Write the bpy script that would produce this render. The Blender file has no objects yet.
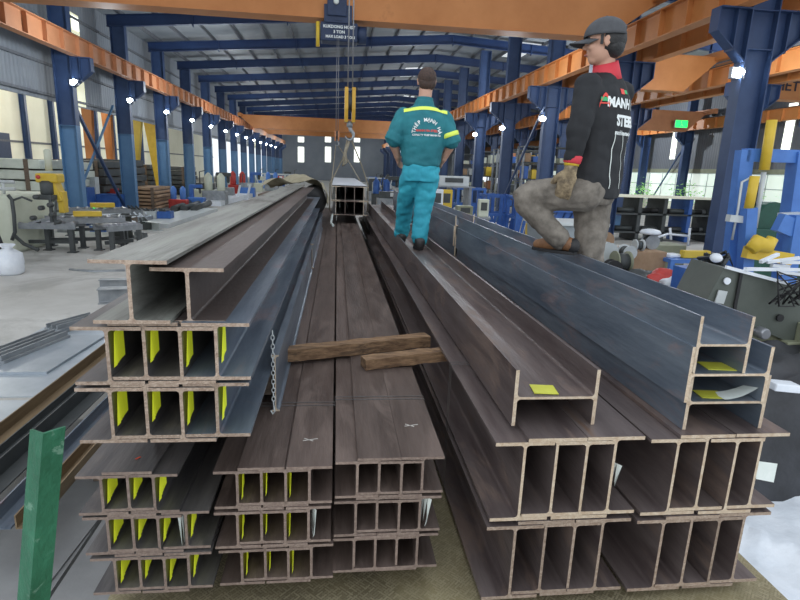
import bpy, bmesh, math, random
from mathutils import Vector, Matrix, noise
from mathutils.bvhtree import BVHTree
random.seed(7)
SC = bpy.context.scene
COL = SC.collection
PI = math.pi

# ------------------------------------------------------------------ survey of the place (metres: X right, Y along the hall, Z up)
EYE = 2.7
F = 550.0
def _n(v): return Vector(v).normalized()
AY = _n((-63, 133, -F)); AZ = _n((89, (F * F + 63 * 89) / 133, F)); AX = AY.cross(AZ)
def at(x, y, Y):
    r = Vector((x - 400, -(y - 300), -F)); r = Vector((AX.dot(r), AY.dot(r), AZ.dot(r)))
    return Vector((0, 0, EYE)) + r * (Y / r.y)
def gnd(x, y, z=0.0):
    r = Vector((x - 400, -(y - 300), -F)); r = Vector((AX.dot(r), AY.dot(r), AZ.dot(r)))
    return Vector((0, 0, EYE)) + r * ((z - EYE) / r.z)

# ------------------------------------------------------------------ materials
MATS = {}
def mat(name, c1, c2=None, rough=.6, metal=0., scale=6., stretch=(1, 1, 1), bump=0., bscale=60., rnd=0., emit=0., detail=6., c3=None, spec=.5):
    if name in MATS: return MATS[name]
    m = bpy.data.materials.new(name); m.use_nodes = True
    nt = m.node_tree; N = nt.nodes; Lk = nt.links
    p = N['Principled BSDF']
    p.inputs['Roughness'].default_value = rough; p.inputs['Metallic'].default_value = metal
    p.inputs['Specular IOR Level'].default_value = spec
    c2 = c2 or tuple(v * .8 for v in c1)
    tc = N.new('ShaderNodeTexCoord'); mp = N.new('ShaderNodeMapping'); mp.inputs['Scale'].default_value = stretch
    Lk.new(tc.outputs['Object'], mp.inputs[0])
    vec = mp.outputs[0]
    oi = N.new('ShaderNodeObjectInfo')
    if rnd:
        ad = N.new('ShaderNodeVectorMath'); ad.operation = 'ADD'
        ml = N.new('ShaderNodeVectorMath'); ml.operation = 'SCALE'; ml.inputs[0].default_value = (13, 7, 19)
        Lk.new(oi.outputs['Random'], ml.inputs['Scale']); Lk.new(vec, ad.inputs[0]); Lk.new(ml.outputs[0], ad.inputs[1]); vec = ad.outputs[0]
    n1 = N.new('ShaderNodeTexNoise'); n1.inputs['Scale'].default_value = scale; n1.inputs['Detail'].default_value = detail
    n1.inputs['Roughness'].default_value = .62
    Lk.new(vec, n1.inputs['Vector'])
    cr = N.new('ShaderNodeValToRGB'); cr.color_ramp.elements[0].position = .33; cr.color_ramp.elements[1].position = .67
    cr.color_ramp.elements[0].color = (*c1, 1); cr.color_ramp.elements[1].color = (*c2, 1)
    if c3:
        e = cr.color_ramp.elements.new(.78); e.color = (*c3, 1)
    Lk.new(n1.outputs['Fac'], cr.inputs[0])
    out = cr.outputs[0]
    if rnd:
        hs = N.new('ShaderNodeHueSaturation'); mr = N.new('ShaderNodeMapRange')
        mr.inputs['To Min'].default_value = 1 - rnd; mr.inputs['To Max'].default_value = 1 + rnd
        Lk.new(oi.outputs['Random'], mr.inputs['Value']); Lk.new(mr.outputs[0], hs.inputs['Value']); Lk.new(out, hs.inputs['Color']); out = hs.outputs[0]
    Lk.new(out, p.inputs['Base Color'])
    if emit:
        Lk.new(out, p.inputs['Emission Color']); p.inputs['Emission Strength'].default_value = emit
    if bump:
        n2 = N.new('ShaderNodeTexNoise'); n2.inputs['Scale'].default_value = bscale; n2.inputs['Detail'].default_value = 4
        Lk.new(vec, n2.inputs['Vector'])
        b = N.new('ShaderNodeBump'); b.inputs['Strength'].default_value = bump; b.inputs['Distance'].default_value = .01
        Lk.new(n2.outputs['Fac'], b.inputs['Height']); Lk.new(b.outputs[0], p.inputs['Normal'])
    MATS[name] = m
    return m

M_brown = mat('mill_scale_brown', (.075, .054, .047), (.155, .118, .104), .5, .3, 4, (3, .35, 3), .25, 30, rnd=.16, c3=(.21, .165, .145), spec=.4)
M_dark = mat('mill_scale_grey', (.080, .076, .080), (.175, .165, .162), .46, .35, 4, (3, .35, 3), .2, 30, rnd=.12, c3=(.16, .12, .10), spec=.5)
M_blue = mat('mill_scale_blue', (.10, .13, .175), (.24, .285, .34), .42, .45, 3.2, (2.4, .35, 2.4), .18, 30, rnd=.06, c3=(.30, .20, .19), spec=.6)
M_light = mat('pale_scale', (.12, .12, .11), (.27, .28, .255), .5, .25, 4, (4, .25, 4), .2, 30, rnd=.06, c3=(.16, .12, .10))
M_mix = mat('patchy_scale', (.070, .052, .048), (.115, .095, .088), .5, .3, 1.6, (2.2, .8, 2.2), .2, 30, c3=(.27, .28, .26), detail=8)
M_cut = mat('cut_steel_edge', (.30, .215, .165), (.46, .37, .30), .65, .2, 70, bump=.8, bscale=160, rnd=.12)
M_cut2 = mat('cut_steel_edge_dark', (.20, .145, .125), (.30, .235, .20), .65, .2, 70, bump=.5, bscale=160, rnd=.1)
M_cut3 = mat('cut_steel_edge_pale', (.50, .38, .27), (.66, .56, .44), .6, .15, 50, bump=.5, bscale=160, rnd=.1)
M_yel = mat('yellow_paper_glow', (.80, .86, .04), (.66, .76, .03), .6, 0, 20, emit=.2)  # faint glow added so the labels show inside the dark beam cells
M_yeld = mat('olive_yellow_label', (.52, .52, .05), (.60, .62, .08), .5, 0, 30)
M_white = mat('white_paper', (.80, .86, .84), (.70, .78, .75), .6, 0, 14)
M_chalk = mat('chalk', (.62, .60, .56), (.5, .48, .45), .9)
M_redchalk = mat('red_crayon', (.80, .12, .06), (.7, .1, .05), .8)
M_wood = mat('rough_timber', (.12, .065, .035), (.36, .225, .125), .85, 0, 7, (1, 5, 9), .8, 40, c3=(.07, .04, .025), detail=9)
M_woodd = mat('weathered_timber', (.10, .075, .06), (.20, .15, .11), .85, 0, 5, (1, 6, 12), .5, 40)
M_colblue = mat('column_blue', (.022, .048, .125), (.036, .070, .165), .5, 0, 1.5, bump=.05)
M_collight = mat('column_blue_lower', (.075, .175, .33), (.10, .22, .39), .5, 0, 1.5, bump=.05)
M_raft = mat('rafter_blue', (.012, .032, .105), (.020, .050, .145), .5, 0, 1.)
M_orange = mat('crane_orange', (.46, .17, .045), (.56, .225, .07), .55, 0, .8, bump=.05, c3=(.36, .13, .04))
M_orange2 = mat('crane_orange_dull', (.44, .185, .085), (.52, .23, .11), .6, 0, 1.5)
M_yellow = mat('machine_yellow', (.72, .50, .05), (.62, .42, .03), .45, 0, 3)
M_roof = mat('roof_sheet', (.22, .245, .27), (.30, .325, .35), .6, .1, .35, (1, 3, 1))
M_clad = mat('wall_cladding', (.21, .235, .27), (.27, .295, .33), .6, .1, .3)
M_cladd = mat('wall_cladding_dark', (.12, .13, .15), (.16, .17, .19), .6, .1, .3)
M_cream = mat('cream_wall_glow', (.62, .62, .50), (.72, .72, .60), .7, 0, .3, emit=.22)  # slight glow put into the colour in place of daylight on the wall
M_glow = mat('daylight_window', (.88, .92, .80), (.95, .98, .90), .5, 0, 1., emit=1.6)
M_glow2 = mat('translucent_sheet', (.62, .62, .42), (.72, .72, .55), .5, 0, 1., emit=.8)
M_glow3 = mat('window_daylight_green', (.48, .58, .50), (.72, .78, .72), .5, 0, .35, emit=.75)
M_skyl = mat('skylight_sheet', (.6, .64, .66), (.7, .74, .76), .5, 0, 1., emit=.7)
M_conc = mat('concrete', (.42, .41, .385), (.60, .59, .565), .75, 0, .55, bump=.25, bscale=14, c3=(.62, .61, .58))
M_lamp = mat('lamp_lens', (.85, .95, 1.), (.85, .95, 1.), .3, 0, 1., emit=45)
M_alu = mat('lamp_housing', (.35, .37, .4), (.3, .3, .33), .4, .6)
M_rope = mat('wire_rope', (.30, .31, .33), (.22, .22, .24), .5, .6, 60)
M_sling = mat('sling_rope', (.36, .32, .24), (.25, .22, .17), .8, 0, 40)
M_navy = mat('hoist_navy', (.012, .028, .075), (.02, .04, .10), .5)
M_black = mat('black_rubber', (.012, .012, .014), (.02, .02, .022), .6)
M_dkgrey = mat('machine_dark_grey', (.055, .062, .064), (.08, .088, .09), .55, .2, 4)
M_olive = mat('machine_olive', (.085, .10, .088), (.12, .135, .12), .5, .2, 2, bump=.05)
M_oliveb = mat('machine_olive_pale', (.24, .255, .17), (.30, .31, .22), .55, .1, 2)
M_grey = mat('machine_grey', (.22, .24, .26), (.34, .36, .38), .5, .3, 4)
M_lgrey = mat('pale_grey_paint', (.50, .54, .55), (.60, .63, .64), .5, .1, 3)
M_creamm = mat('machine_cream', (.55, .58, .47), (.62, .65, .54), .5, 0, 2)
M_bblue = mat('bright_blue_paint', (.06, .17, .50), (.08, .22, .60), .45, 0, 3)
M_mblue = mat('machine_blue', (.03, .10, .36), (.05, .15, .46), .5, 0, 3)
M_red = mat('machine_red', (.45, .035, .03), (.55, .06, .05), .5)
M_green = mat('stake_green', (.014, .105, .055), (.03, .17, .095), .45, .1, 14, (1, 1, .6), .5, 60, c3=(.16, .33, .25), detail=10)
M_plate = mat('galvanised_plate', (.34, .39, .44), (.46, .51, .56), .4, .35, 2, bump=.1, rnd=.08)
M_plated = mat('steel_plate_dull', (.21, .215, .22), (.31, .315, .32), .5, .3, 1.2, bump=.1, rnd=.06)
M_film = mat('white_plastic_film', (.70, .75, .82), (.84, .88, .94), .35, 0, 4, bump=1., bscale=12)
M_wrap = mat('plastic_wrap_pale', (.50, .54, .48), (.66, .70, .63), .45, 0, 2, bump=.8, bscale=8)
M_tarp = mat('tan_tarpaulin', (.27, .24, .16), (.40, .36, .26), .8, 0, 6, bump=.8, bscale=20)
M_tarpk = mat('black_tarpaulin', (.018, .019, .022), (.04, .042, .05), .55, 0, 4, bump=.8, bscale=10)
M_card = mat('brown_cardboard', (.30, .19, .11), (.42, .28, .18), .8, 0, 3)
M_bin = mat('grey_plastic', (.27, .31, .34), (.33, .37, .40), .5)
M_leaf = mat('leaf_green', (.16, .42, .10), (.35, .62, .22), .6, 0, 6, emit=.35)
M_exit = mat('exit_green', (.02, .9, .12), (.02, .9, .12), .5, emit=2.)
M_skin = mat('skin', (.50, .28, .20), (.56, .33, .24), .55, 0, 12, bump=.05)
M_hair = mat('dark_brown_hair', (.030, .017, .013), (.07, .035, .025), .6, 0, 60, bump=.6, bscale=120)
M_hairk = mat('black_hair', (.008, .008, .009), (.02, .02, .022), .5, 0, 60, bump=.5, bscale=120)
M_teal = mat('teal_workwear', (.010, .135, .17), (.018, .20, .24), .75, 0, 5, bump=.5, bscale=14)
M_tealt = mat('turquoise_trousers', (.022, .29, .40), (.04, .42, .54), .75, 0, 4, bump=.6, bscale=14)
M_tape = mat('lime_reflective_tape', (.70, .85, .12), (.62, .78, .10), .4, emit=.15)
M_tapes = mat('silver_reflective_tape', (.62, .68, .66), (.7, .75, .72), .35)
M_shoe = mat('black_shoe', (.02, .02, .022), (.035, .035, .035), .5)
M_sole = mat('brown_shoe', (.16, .075, .035), (.26, .13, .06), .6, 0, 20)
M_blk = mat('black_polo_knit', (.010, .011, .014), (.018, .020, .024), .8, 0, 5, bump=.5, bscale=14)
M_redc = mat('red_collar', (.55, .03, .05), (.62, .05, .07), .7)
M_cap = mat('charcoal_cap', (.055, .058, .066), (.075, .08, .09), .8, 0, 20, bump=.2, bscale=90)
M_jean = mat('faded_grey_jeans', (.10, .088, .075), (.235, .21, .18), .85, 0, 12, bump=.6, bscale=22)
M_glove = mat('camouflage_glove', (.10, .075, .05), (.36, .28, .17), .8, 0, 32, bump=.4, bscale=60)
M_txtw = mat('white_print', (.80, .84, .84), (.75, .8, .8), .6)
M_txtr = mat('red_print', (.75, .08, .06), (.7, .06, .05), .6)
M_txtg = mat('green_print', (.05, .45, .18), (.05, .4, .15), .6)
M_txtd = mat('dark_print', (.03, .02, .03), (.03, .02, .03), .6)
M_eye = mat('eye_white', (.8, .8, .78), (.8, .8, .78), .3)
M_lip = mat('lips', (.42, .16, .13), (.42, .16, .13), .5)

# checker plate: olive painted, raised lozenges
def checker_mat():
    m = bpy.data.materials.new('checker_plate_olive'); m.use_nodes = True; nt = m.node_tree; N = nt.nodes; Lk = nt.links
    p = N['Principled BSDF']; p.inputs['Roughness'].default_value = .55; p.inputs['Metallic'].default_value = .3
    tc = N.new('ShaderNodeTexCoord')
    def loz(ang, off):
        mp = N.new('ShaderNodeMapping'); mp.inputs['Rotation'].default_value = (0, 0, ang); mp.inputs['Location'].default_value = off
        Lk.new(tc.outputs['Object'], mp.inputs[0])
        br = N.new('ShaderNodeTexBrick'); br.inputs['Scale'].default_value = 26; br.offset = .5
        br.inputs['Color1'].default_value = (1, 1, 1, 1); br.inputs['Color2'].default_value = (0, 0, 0, 1); br.inputs['Mortar'].default_value = (0, 0, 0, 1)
        br.inputs['Mortar Size'].default_value = .06; br.inputs['Brick Width'].default_value = .9; br.inputs['Row Height'].default_value = .28
        Lk.new(mp.outputs[0], br.inputs['Vector']); return br.outputs['Color']
    a = loz(.78, (0, 0, 0)); b = loz(-.78, (.02, .01, 0))
    mx = N.new('ShaderNodeMath'); mx.operation = 'MAXIMUM'; Lk.new(a, mx.inputs[0]); Lk.new(b, mx.inputs[1])
    n = N.new('ShaderNodeTexNoise'); n.inputs['Scale'].default_value = 3; n.inputs['Detail'].default_value = 8
    Lk.new(tc.outputs['Object'], n.inputs['Vector'])
    cr = N.new('ShaderNodeValToRGB'); cr.color_ramp.elements[0].color = (.12, .10, .062, 1); cr.color_ramp.elements[1].color = (.34, .29, .16, 1)
    cr.color_ramp.elements[0].position = .3; cr.color_ramp.elements[1].position = .7
    Lk.new(n.outputs['Fac'], cr.inputs[0])
    mc = N.new('ShaderNodeMixRGB'); mc.blend_type = 'MIX'; mc.inputs[2].default_value = (.46, .41, .28, 1)
    sc = N.new('ShaderNodeMath'); sc.operation = 'MULTIPLY'; sc.inputs[1].default_value = .55; Lk.new(mx.outputs[0], sc.inputs[0])
    Lk.new(sc.outputs[0], mc.inputs[0]); Lk.new(cr.outputs[0], mc.inputs[1]); Lk.new(mc.outputs[0], p.inputs['Base Color'])
    bp = N.new('ShaderNodeBump'); bp.inputs['Strength'].default_value = .6; bp.inputs['Distance'].default_value = .004
    Lk.new(mx.outputs[0], bp.inputs['Height']); Lk.new(bp.outputs[0], p.inputs['Normal'])
    return m
M_check = checker_mat()

# corrugated sheets for roof and walls: wave bump
def corrugate(m, axis, freq):
    nt = m.node_tree; N = nt.nodes; Lk = nt.links; p = N['Principled BSDF']
    tc = N.new('ShaderNodeTexCoord'); w = N.new('ShaderNodeTexWave'); w.bands_direction = axis; w.inputs['Scale'].default_value = freq
    Lk.new(tc.outputs['Object'], w.inputs['Vector'])
    b = N.new('ShaderNodeBump'); b.inputs['Strength'].default_value = .5; b.inputs['Distance'].default_value = .03
    Lk.new(w.outputs['Fac'], b.inputs['Height']); Lk.new(b.outputs[0], p.inputs['Normal'])
def mottle(m, col, scale, lo=.52, hi=.62, amt=.6, stretch=(2, .6, 2)):
    nt = m.node_tree; N = nt.nodes; Lk = nt.links; p = N['Principled BSDF']
    src = p.inputs['Base Color'].links[0].from_socket
    tc = N.new('ShaderNodeTexCoord'); mp = N.new('ShaderNodeMapping'); mp.inputs['Scale'].default_value = stretch; Lk.new(tc.outputs['Object'], mp.inputs[0])
    oi = N.new('ShaderNodeObjectInfo'); sc = N.new('ShaderNodeVectorMath'); sc.operation = 'SCALE'; sc.inputs[0].default_value = (31, 17, 23); Lk.new(oi.outputs['Random'], sc.inputs['Scale'])
    ad = N.new('ShaderNodeVectorMath'); Lk.new(mp.outputs[0], ad.inputs[0]); Lk.new(sc.outputs[0], ad.inputs[1])
    n = N.new('ShaderNodeTexNoise'); n.inputs['Scale'].default_value = scale; n.inputs['Detail'].default_value = 9; n.inputs['Roughness'].default_value = .7; n.inputs['Distortion'].default_value = .6
    Lk.new(ad.outputs[0], n.inputs['Vector'])
    mr = N.new('ShaderNodeMapRange'); mr.inputs['From Min'].default_value = lo; mr.inputs['From Max'].default_value = hi; mr.inputs['To Max'].default_value = amt; Lk.new(n.outputs['Fac'], mr.inputs['Value'])
    mx = N.new('ShaderNodeMixRGB'); Lk.new(mr.outputs[0], mx.inputs[0]); Lk.new(src, mx.inputs[1]); mx.inputs[2].default_value = (*col, 1); Lk.new(mx.outputs[0], p.inputs['Base Color'])
    rr_ = N.new('ShaderNodeMapRange'); rr_.inputs['To Min'].default_value = p.inputs['Roughness'].default_value; rr_.inputs['To Max'].default_value = .75; Lk.new(mr.outputs[0], rr_.inputs['Value']); Lk.new(rr_.outputs[0], p.inputs['Roughness'])
mottle(M_brown, (.205, .155, .135), 3.2); mottle(M_dark, (.23, .20, .185), 3.); mottle(M_blue, (.33, .235, .225), 2.2, amt=.5); mottle(M_light, (.10, .085, .08), 1.8, amt=.6)
mottle(M_wood, (.05, .03, .02), 6, amt=.7, stretch=(.7, 3, 5)); mottle(M_conc, (.30, .29, .27), .5, amt=.5, stretch=(1, 1, 1)); mottle(M_green, (.16, .30, .22), 10, lo=.58, hi=.62, amt=.7, stretch=(1, 1, 1))
corrugate(M_roof, 'Y', 1.2); corrugate(M_clad, 'Y', 1.2); corrugate(M_cladd, 'Y', 1.2)

# ------------------------------------------------------------------ mesh builder
class MB:
    def __init__(s): s.bm = bmesh.new()
    def box(s, c, d, rz=0, rx=0, ry=0, mi=0, bev=0.):
        R = Matrix.Translation(c) @ Matrix.Rotation(rz, 4, 'Z') @ Matrix.Rotation(ry, 4, 'Y') @ Matrix.Rotation(rx, 4, 'X') @ Matrix.Diagonal((*d, 1))
        r = bmesh.ops.create_cube(s.bm, size=1, matrix=R); fs = {f for v in r['verts'] for f in v.link_faces}
        for f in fs: f.material_index = mi
        if bev:
            es = list({e for v in r['verts'] for e in v.link_edges})
            bmesh.ops.bevel(s.bm, geom=es, offset=bev, segments=2, affect='EDGES', profile=.5)
        return s
    def box2(s, a, b, mi=0, bev=0.):
        a = Vector(a); b = Vector(b); return s.box((a + b) / 2, tuple(abs(v) for v in (b - a)), mi=mi, bev=bev)
    def tube(s, pts, r, n=8, mi=0, caps=True, flat=None):
        pts = [Vector(p) for p in pts]; rs = r if isinstance(r, (list, tuple)) else [r] * len(pts)
        rings = []; up = None
        for i, p in enumerate(pts):
            t = (pts[min(i + 1, len(pts) - 1)] - pts[max(i - 1, 0)])
            if t.length < 1e-9: t = Vector((0, 0, 1))
            t.normalize()
            if up is None: up = Vector((0, 1, 0)) if abs(t.y) < .9 else Vector((1, 0, 0))
            u = (up - t * up.dot(t)); u.normalize(); v = t.cross(u); up = u
            ru, rv = (rs[i] if isinstance(rs[i], (list, tuple)) else (rs[i], rs[i]))
            rings.append([s.bm.verts.new(p + u * ru * math.cos(2 * PI * k / n) + v * rv * math.sin(2 * PI * k / n)) for k in range(n)])
        for a, b in zip(rings, rings[1:]):
            for k in range(n):
                f = s.bm.faces.new((a[k], a[(k + 1) % n], b[(k + 1) % n], b[k])); f.material_index = mi; f.smooth = True
        if caps:
            for rg, rev in ((rings[0], True), (rings[-1], False)):
                f = s.bm.faces.new(rg[::-1] if rev else rg); f.material_index = mi
        return s
    def bar(s, a, b, w, h, mi=0):
        a = Vector(a); b = Vector(b); d = b - a; L = d.length
        q = d.to_track_quat('Y', 'Z').to_matrix().to_4x4()
        R = Matrix.Translation((a + b) / 2) @ q @ Matrix.Diagonal((w, L, h, 1))
        r = bmesh.ops.create_cube(s.bm, size=1, matrix=R)
        for v in r['verts']:
            for f in v.link_faces: f.material_index = mi
        return s
    def prism(s, prof, a, b, axis='Y', mi=0, cap=None):
        # prof: list of 2-D points; axis Y -> (x,z), X -> (y,z), Z -> (x,y)
        def P(q, t): return {'Y': (q[0], t, q[1]), 'X': (t, q[0], q[1]), 'Z': (q[0], q[1], t)}[axis]
        A = [s.bm.verts.new(P(q, a)) for q in prof]; B = [s.bm.verts.new(P(q, b)) for q in prof]
        n = len(prof)
        for k in range(n):
            f = s.bm.faces.new((A[k], A[(k + 1) % n], B[(k + 1) % n], B[k])); f.material_index = mi
        for rg in (A[::-1], B):
            f = s.bm.faces.new(rg); f.material_index = mi if cap is None else cap
        return s
    def blob(s, c, r, sub=2, mi=0, jit=0., rz=0):
        R = Matrix.Translation(c) @ Matrix.Rotation(rz, 4, 'Z') @ Matrix.Diagonal((*(r if isinstance(r, (tuple, list)) else (r, r, r)), 1))
        q = bmesh.ops.create_icosphere(s.bm, subdivisions=sub, radius=1, matrix=R)
        for v in q['verts']:
            if jit: v.co += noise.noise_vector(v.co * 5) * jit
            for f in v.link_faces: f.material_index = mi; f.smooth = True
        return s
    def lathe(s, prof, c, n=20, mi=0, axis='Z'):
        c = Vector(c); rings = []
        for r, t in prof:
            ring = []
            for k in range(n):
                a = 2 * PI * k / n; x, y = r * math.cos(a), r * math.sin(a)
                ring.append(s.bm.verts.new(c + Vector({'Z': (x, y, t), 'X': (t, x, y), 'Y': (x, t, y)}[axis])))
            rings.append(ring)
        for a, b in zip(rings, rings[1:]):
            for k in range(n):
                f = s.bm.faces.new((a[k], a[(k + 1) % n], b[(k + 1) % n], b[k])); f.material_index = mi; f.smooth = True
        s.bm.faces.new(rings[0][::-1]).material_index = mi; s.bm.faces.new(rings[-1]).material_index = mi
        return s
    def quad(s, pts, mi=0):
        f = s.bm.faces.new([s.bm.verts.new(p) for p in pts]); f.material_index = mi; return s

WLOC = {}
def _link(o, parent=None, loc=None):
    COL.objects.link(o)
    loc = Vector(loc) if loc is not None else Vector((0, 0, 0))
    if parent is not None:
        o.parent = parent; o.location = loc - WLOC[parent.name]
    else: o.location = loc
    WLOC[o.name] = loc
    return o
def part(name, mb, mats, parent=None, loc=None, sm=None):
    me = bpy.data.meshes.new(name)
    bmesh.ops.recalc_face_normals(mb.bm, faces=mb.bm.faces)
    if loc is None:
        if parent is not None: loc = WLOC[parent.name]
        else:
            vs = [v.co for v in mb.bm.verts]
            lo = Vector((min(v.x for v in vs), min(v.y for v in vs), min(v.z for v in vs))); hi = Vector((max(v.x for v in vs), max(v.y for v in vs), 0))
            loc = Vector(((lo.x + hi.x) / 2, (lo.y + hi.y) / 2, lo.z))
    loc = Vector(loc)
    bmesh.ops.translate(mb.bm, verts=mb.bm.verts, vec=-loc)
    mb.bm.to_mesh(me); mb.bm.free()
    for m in (mats if isinstance(mats, (list, tuple)) else [mats]): me.materials.append(m)
    if sm:
        for p in me.polygons: p.use_smooth = True
    return _link(bpy.data.objects.new(name, me), parent, loc)
def tag(o, label, cat, group=None, kind='thing'):
    if kind: o['kind'] = kind
    o['label'] = label; o['category'] = cat
    if group: o['group'] = group
    return o
def thing(name, label, cat, loc, group=None):
    o = bpy.data.objects.new(name, None); o.empty_display_size = .1
    _link(o, None, loc); return tag(o, label, cat, group)
def struct(name, mb, m, loc=None):
    o = part(name, mb, m, None, loc); o['kind'] = 'structure'; return o
def copy_thing(src, loc, label, group=None, rz=None):
    def rec(o, parent):
        c = o.copy(); COL.objects.link(c); c.parent = parent
        for ch in [x for x in bpy.data.objects if x.parent == o]: rec(ch, c)
        return c
    c = rec(src, None); c.location = loc
    if rz is not None: c.rotation_euler.z = rz
    c['label'] = label
    if group: c['group'] = group
    WLOC[c.name] = Vector(loc)
    return c
ORD = ['first', 'second', 'third', 'fourth', 'fifth', 'sixth', 'seventh', 'eighth', 'ninth', 'tenth', 'eleventh', 'twelfth', 'thirteenth', 'fourteenth', 'fifteenth', 'sixteenth', 'seventeenth', 'eighteenth']

# ------------------------------------------------------------------ steel sections
def i_profile(h, b, tf, tw, r):
    # upright I centred at x=0, bottom z=0
    pts = [(-b/2, 0), (b/2, 0), (b/2, tf)]
    def fil(cx, cz, a0, a1): return [(cx + r * math.cos(a), cz + r * math.sin(a)) for a in [a0 + (a1 - a0) * k / 4 for k in range(5)]]
    pts += fil(tw/2 + r, tf + r, -PI/2, -PI)
    pts += fil(tw/2 + r, h - tf - r, PI, PI/2)
    pts += [(b/2, h - tf), (b/2, h), (-b/2, h), (-b/2, h - tf)]
    pts += fil(-tw/2 - r, h - tf - r, PI/2, 0)
    pts += fil(-tw/2 - r, tf + r, 0, -PI/2)
    pts += [(-b/2, tf)]
    return pts
BM_CACHE = {}
def beam(xc, zb, h, b, tf, tw, Yf, L, mats, label, group, flat=False, tilt=0.):
    key = (h, b, tf, tw, L, mats[0].name, mats[1].name, flat)
    if key not in BM_CACHE:
        pr = i_profile(h, b, tf, tw, min(.012, h * .05))
        if flat: pr = [(z - h / 2, b / 2 - x) for x, z in pr]     # web horizontal, width h, height b
        mb = MB(); mb.prism(pr, 0, L, 'Y', 0, 1)
        bmesh.ops.recalc_face_normals(mb.bm, faces=mb.bm.faces)
        me = bpy.data.meshes.new('steel_beam'); mb.bm.to_mesh(me); mb.bm.free()
        for m in mats: me.materials.append(m)
        BM_CACHE[key] = me
    o = bpy.data.objects.new('steel_beam', BM_CACHE[key])
    _link(o, None, (xc, Yf, zb)); o.rotation_euler.y = tilt
    return tag(o, label, 'steel beam', group)
def web_tag(bm_obj, tw, h, tf, m, side=1, w=.09, hh=.085, label='yellow paper label', drop=.008, curl=.012):
    L0 = WLOC[bm_obj.name]; x = L0.x + side * (tw / 2 + .002); zt = L0.z + h - tf - drop; mb = MB()
    n = 5
    for k in range(n):
        y0 = L0.y + .006 + w * k / n; y1 = L0.y + .006 + w * (k + 1) / n
        c0 = side * curl * (1 - k / n) ** 2; c1 = side * curl * (1 - (k + 1) / n) ** 2
        d0 = .02 * (1 - k / n); d1 = .02 * (1 - (k + 1) / n)
        mb.quad([(x + c0, y0, zt), (x + c1, y1, zt), (x + c1, y1, zt - hh + d1 * -.2), (x + c0 * .4, y0, zt - hh - d0 * .3)])
    o = part('paper_label', mb, m, bm_obj); o['label'] = label
    return o
def flat_tag(bm_obj, xc, z, y, wx, wy, m, label, skew=-.03):
    mb = MB(); mb.box((xc, y + wy / 2, z + .0015), (wx, wy, .002), rz=-.12)
    o = part('paper_label', mb, m, bm_obj); o['label'] = label; return o

TIER = ['top', 'second', 'third', 'bottom']
def bundle(webs, ztop, h, b, tf, tw, Yf, L, mats, where, group, tier, gap=0.002):
    """webs = [(x, 'u'|'l')]; interlocked row of beams, lower ones dropped by a flange thickness"""
    out = []
    n = len(webs)
    for k, (x, s) in enumerate(webs):
        zb = ztop - h - (0 if s == 'u' else tf + gap)
        pos = ('leftmost' if k == 0 else 'rightmost' if k == n - 1 else ORD[k] + ' from left')
        sh = (random.random() - .5) * .008
        o = beam(x, zb, h, b, tf, tw, Yf + sh, L, mats, f'{where}, {pos} in its {tier} row', group)
        out.append(o)
    return out

# ---- trailer bed
mb = MB(); mb.box2((-.78, -1.2, 1.12), (1.68, 13.6, 1.2))
bed = thing('trailer_bed', 'flat checker plate truck bed painted olive under the steel beams', 'truck bed', (.45, 6.2, 0))
part('checker_plate', mb, M_check, bed)
mb = MB()
for x in (-.74, 1.62): mb.box2((x - .05, -1.2, .98), (x + .05, 13.6, 1.12))
for y in range(0, 14, 2): mb.box2((-.78, y, 1.0), (1.68, y + .1, 1.12))
part('chassis_frame', mb, M_dkgrey, bed)
for (x, y) in ((-.5, 9.), (1.4, 9.), (-.5, 10.6), (1.4, 10.6), (-.5, 3.), (1.4, 3.)):
    mb = MB(); mb.lathe([(.2, -.14), (.44, -.13), (.5, -.08), (.5, .08), (.44, .13), (.2, .14)], (x, y, .5), 24, axis='X')
    w = part('wheel', mb, M_black, bed)
mb = MB()
for x in (-.5, 1.4): mb.box2((x - .06, 2.9, .45), (x + .06, 10.8, .98))
part('axle_frame', mb, M_dkgrey, bed)

# timber bearers on the bed
def timber(x0, x1, y, z0, z1, w, label, m=M_woodd):
    mb = MB(); mb.box2((x0, y, z0), (x1, y + w, z1), bev=.006)
    return tag(part('timber_bearer', mb, m), label, 'timber', 'timber bearers under the beam stacks')
gB = 'timber bearers under the beam stacks'
SB = dict(h=.137, b=.149, tf=.0095, tw=.0085)
for k, y in enumerate((2.4, 5.4, 8.8)):
    nm = ('nearest', 'middle', 'farthest')[k]
    timber(-.78, .46, y, 1.2, 1.300, .12, f'weathered square timber on truck bed under the two middle stacks, {nm}')
    timber(.50, 1.66, y + .1, 1.2, 1.212, .12, f'thin timber batten on truck bed under the right stack, {nm}')
    timber(-.76, -.262, y - .2, 1.757, 1.888, .11, f'dark timber between large and small beams of left stack, {nm}')

# ---- stack CL and CR (two middle stacks)
gCL = 'small brown beams of the middle left stack'; gCR = 'small brown beams of the middle right stack'
W1 = [(-.312, 'l'), (-.2345, 'u'), (-.157, 'l'), (-.0795, 'u')]
W2 = [(.079, 'l'), (.1525, 'u'), (.2285, 'l'), (.3005, 'u')]
CLb, CRb = [], []
for t in range(3):
    CLb.append(bundle([(x + .003 * t * (-1) ** t, s) for x, s in W1], 1.742 - .148 * t, Yf=1.65, L=11.8, mats=(M_brown, M_cut2), where='small brown beam in middle left stack', group=gCL, tier=('top', 'middle', 'bottom')[t], **SB))
    CRb.append(bundle([(x - .003 * t, s) for x, s in W2], 1.757 - .148 * t, Yf=1.665, L=11.8, mats=(M_brown, M_cut2), where='small brown beam in middle right stack', group=gCR, tier=('top', 'middle', 'bottom')[t], h=.137, b=.147, tf=.0095, tw=.0085))
    for k in range(3): web_tag(CLb[t][k], .0085, .137, .0095, M_yel)
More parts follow.
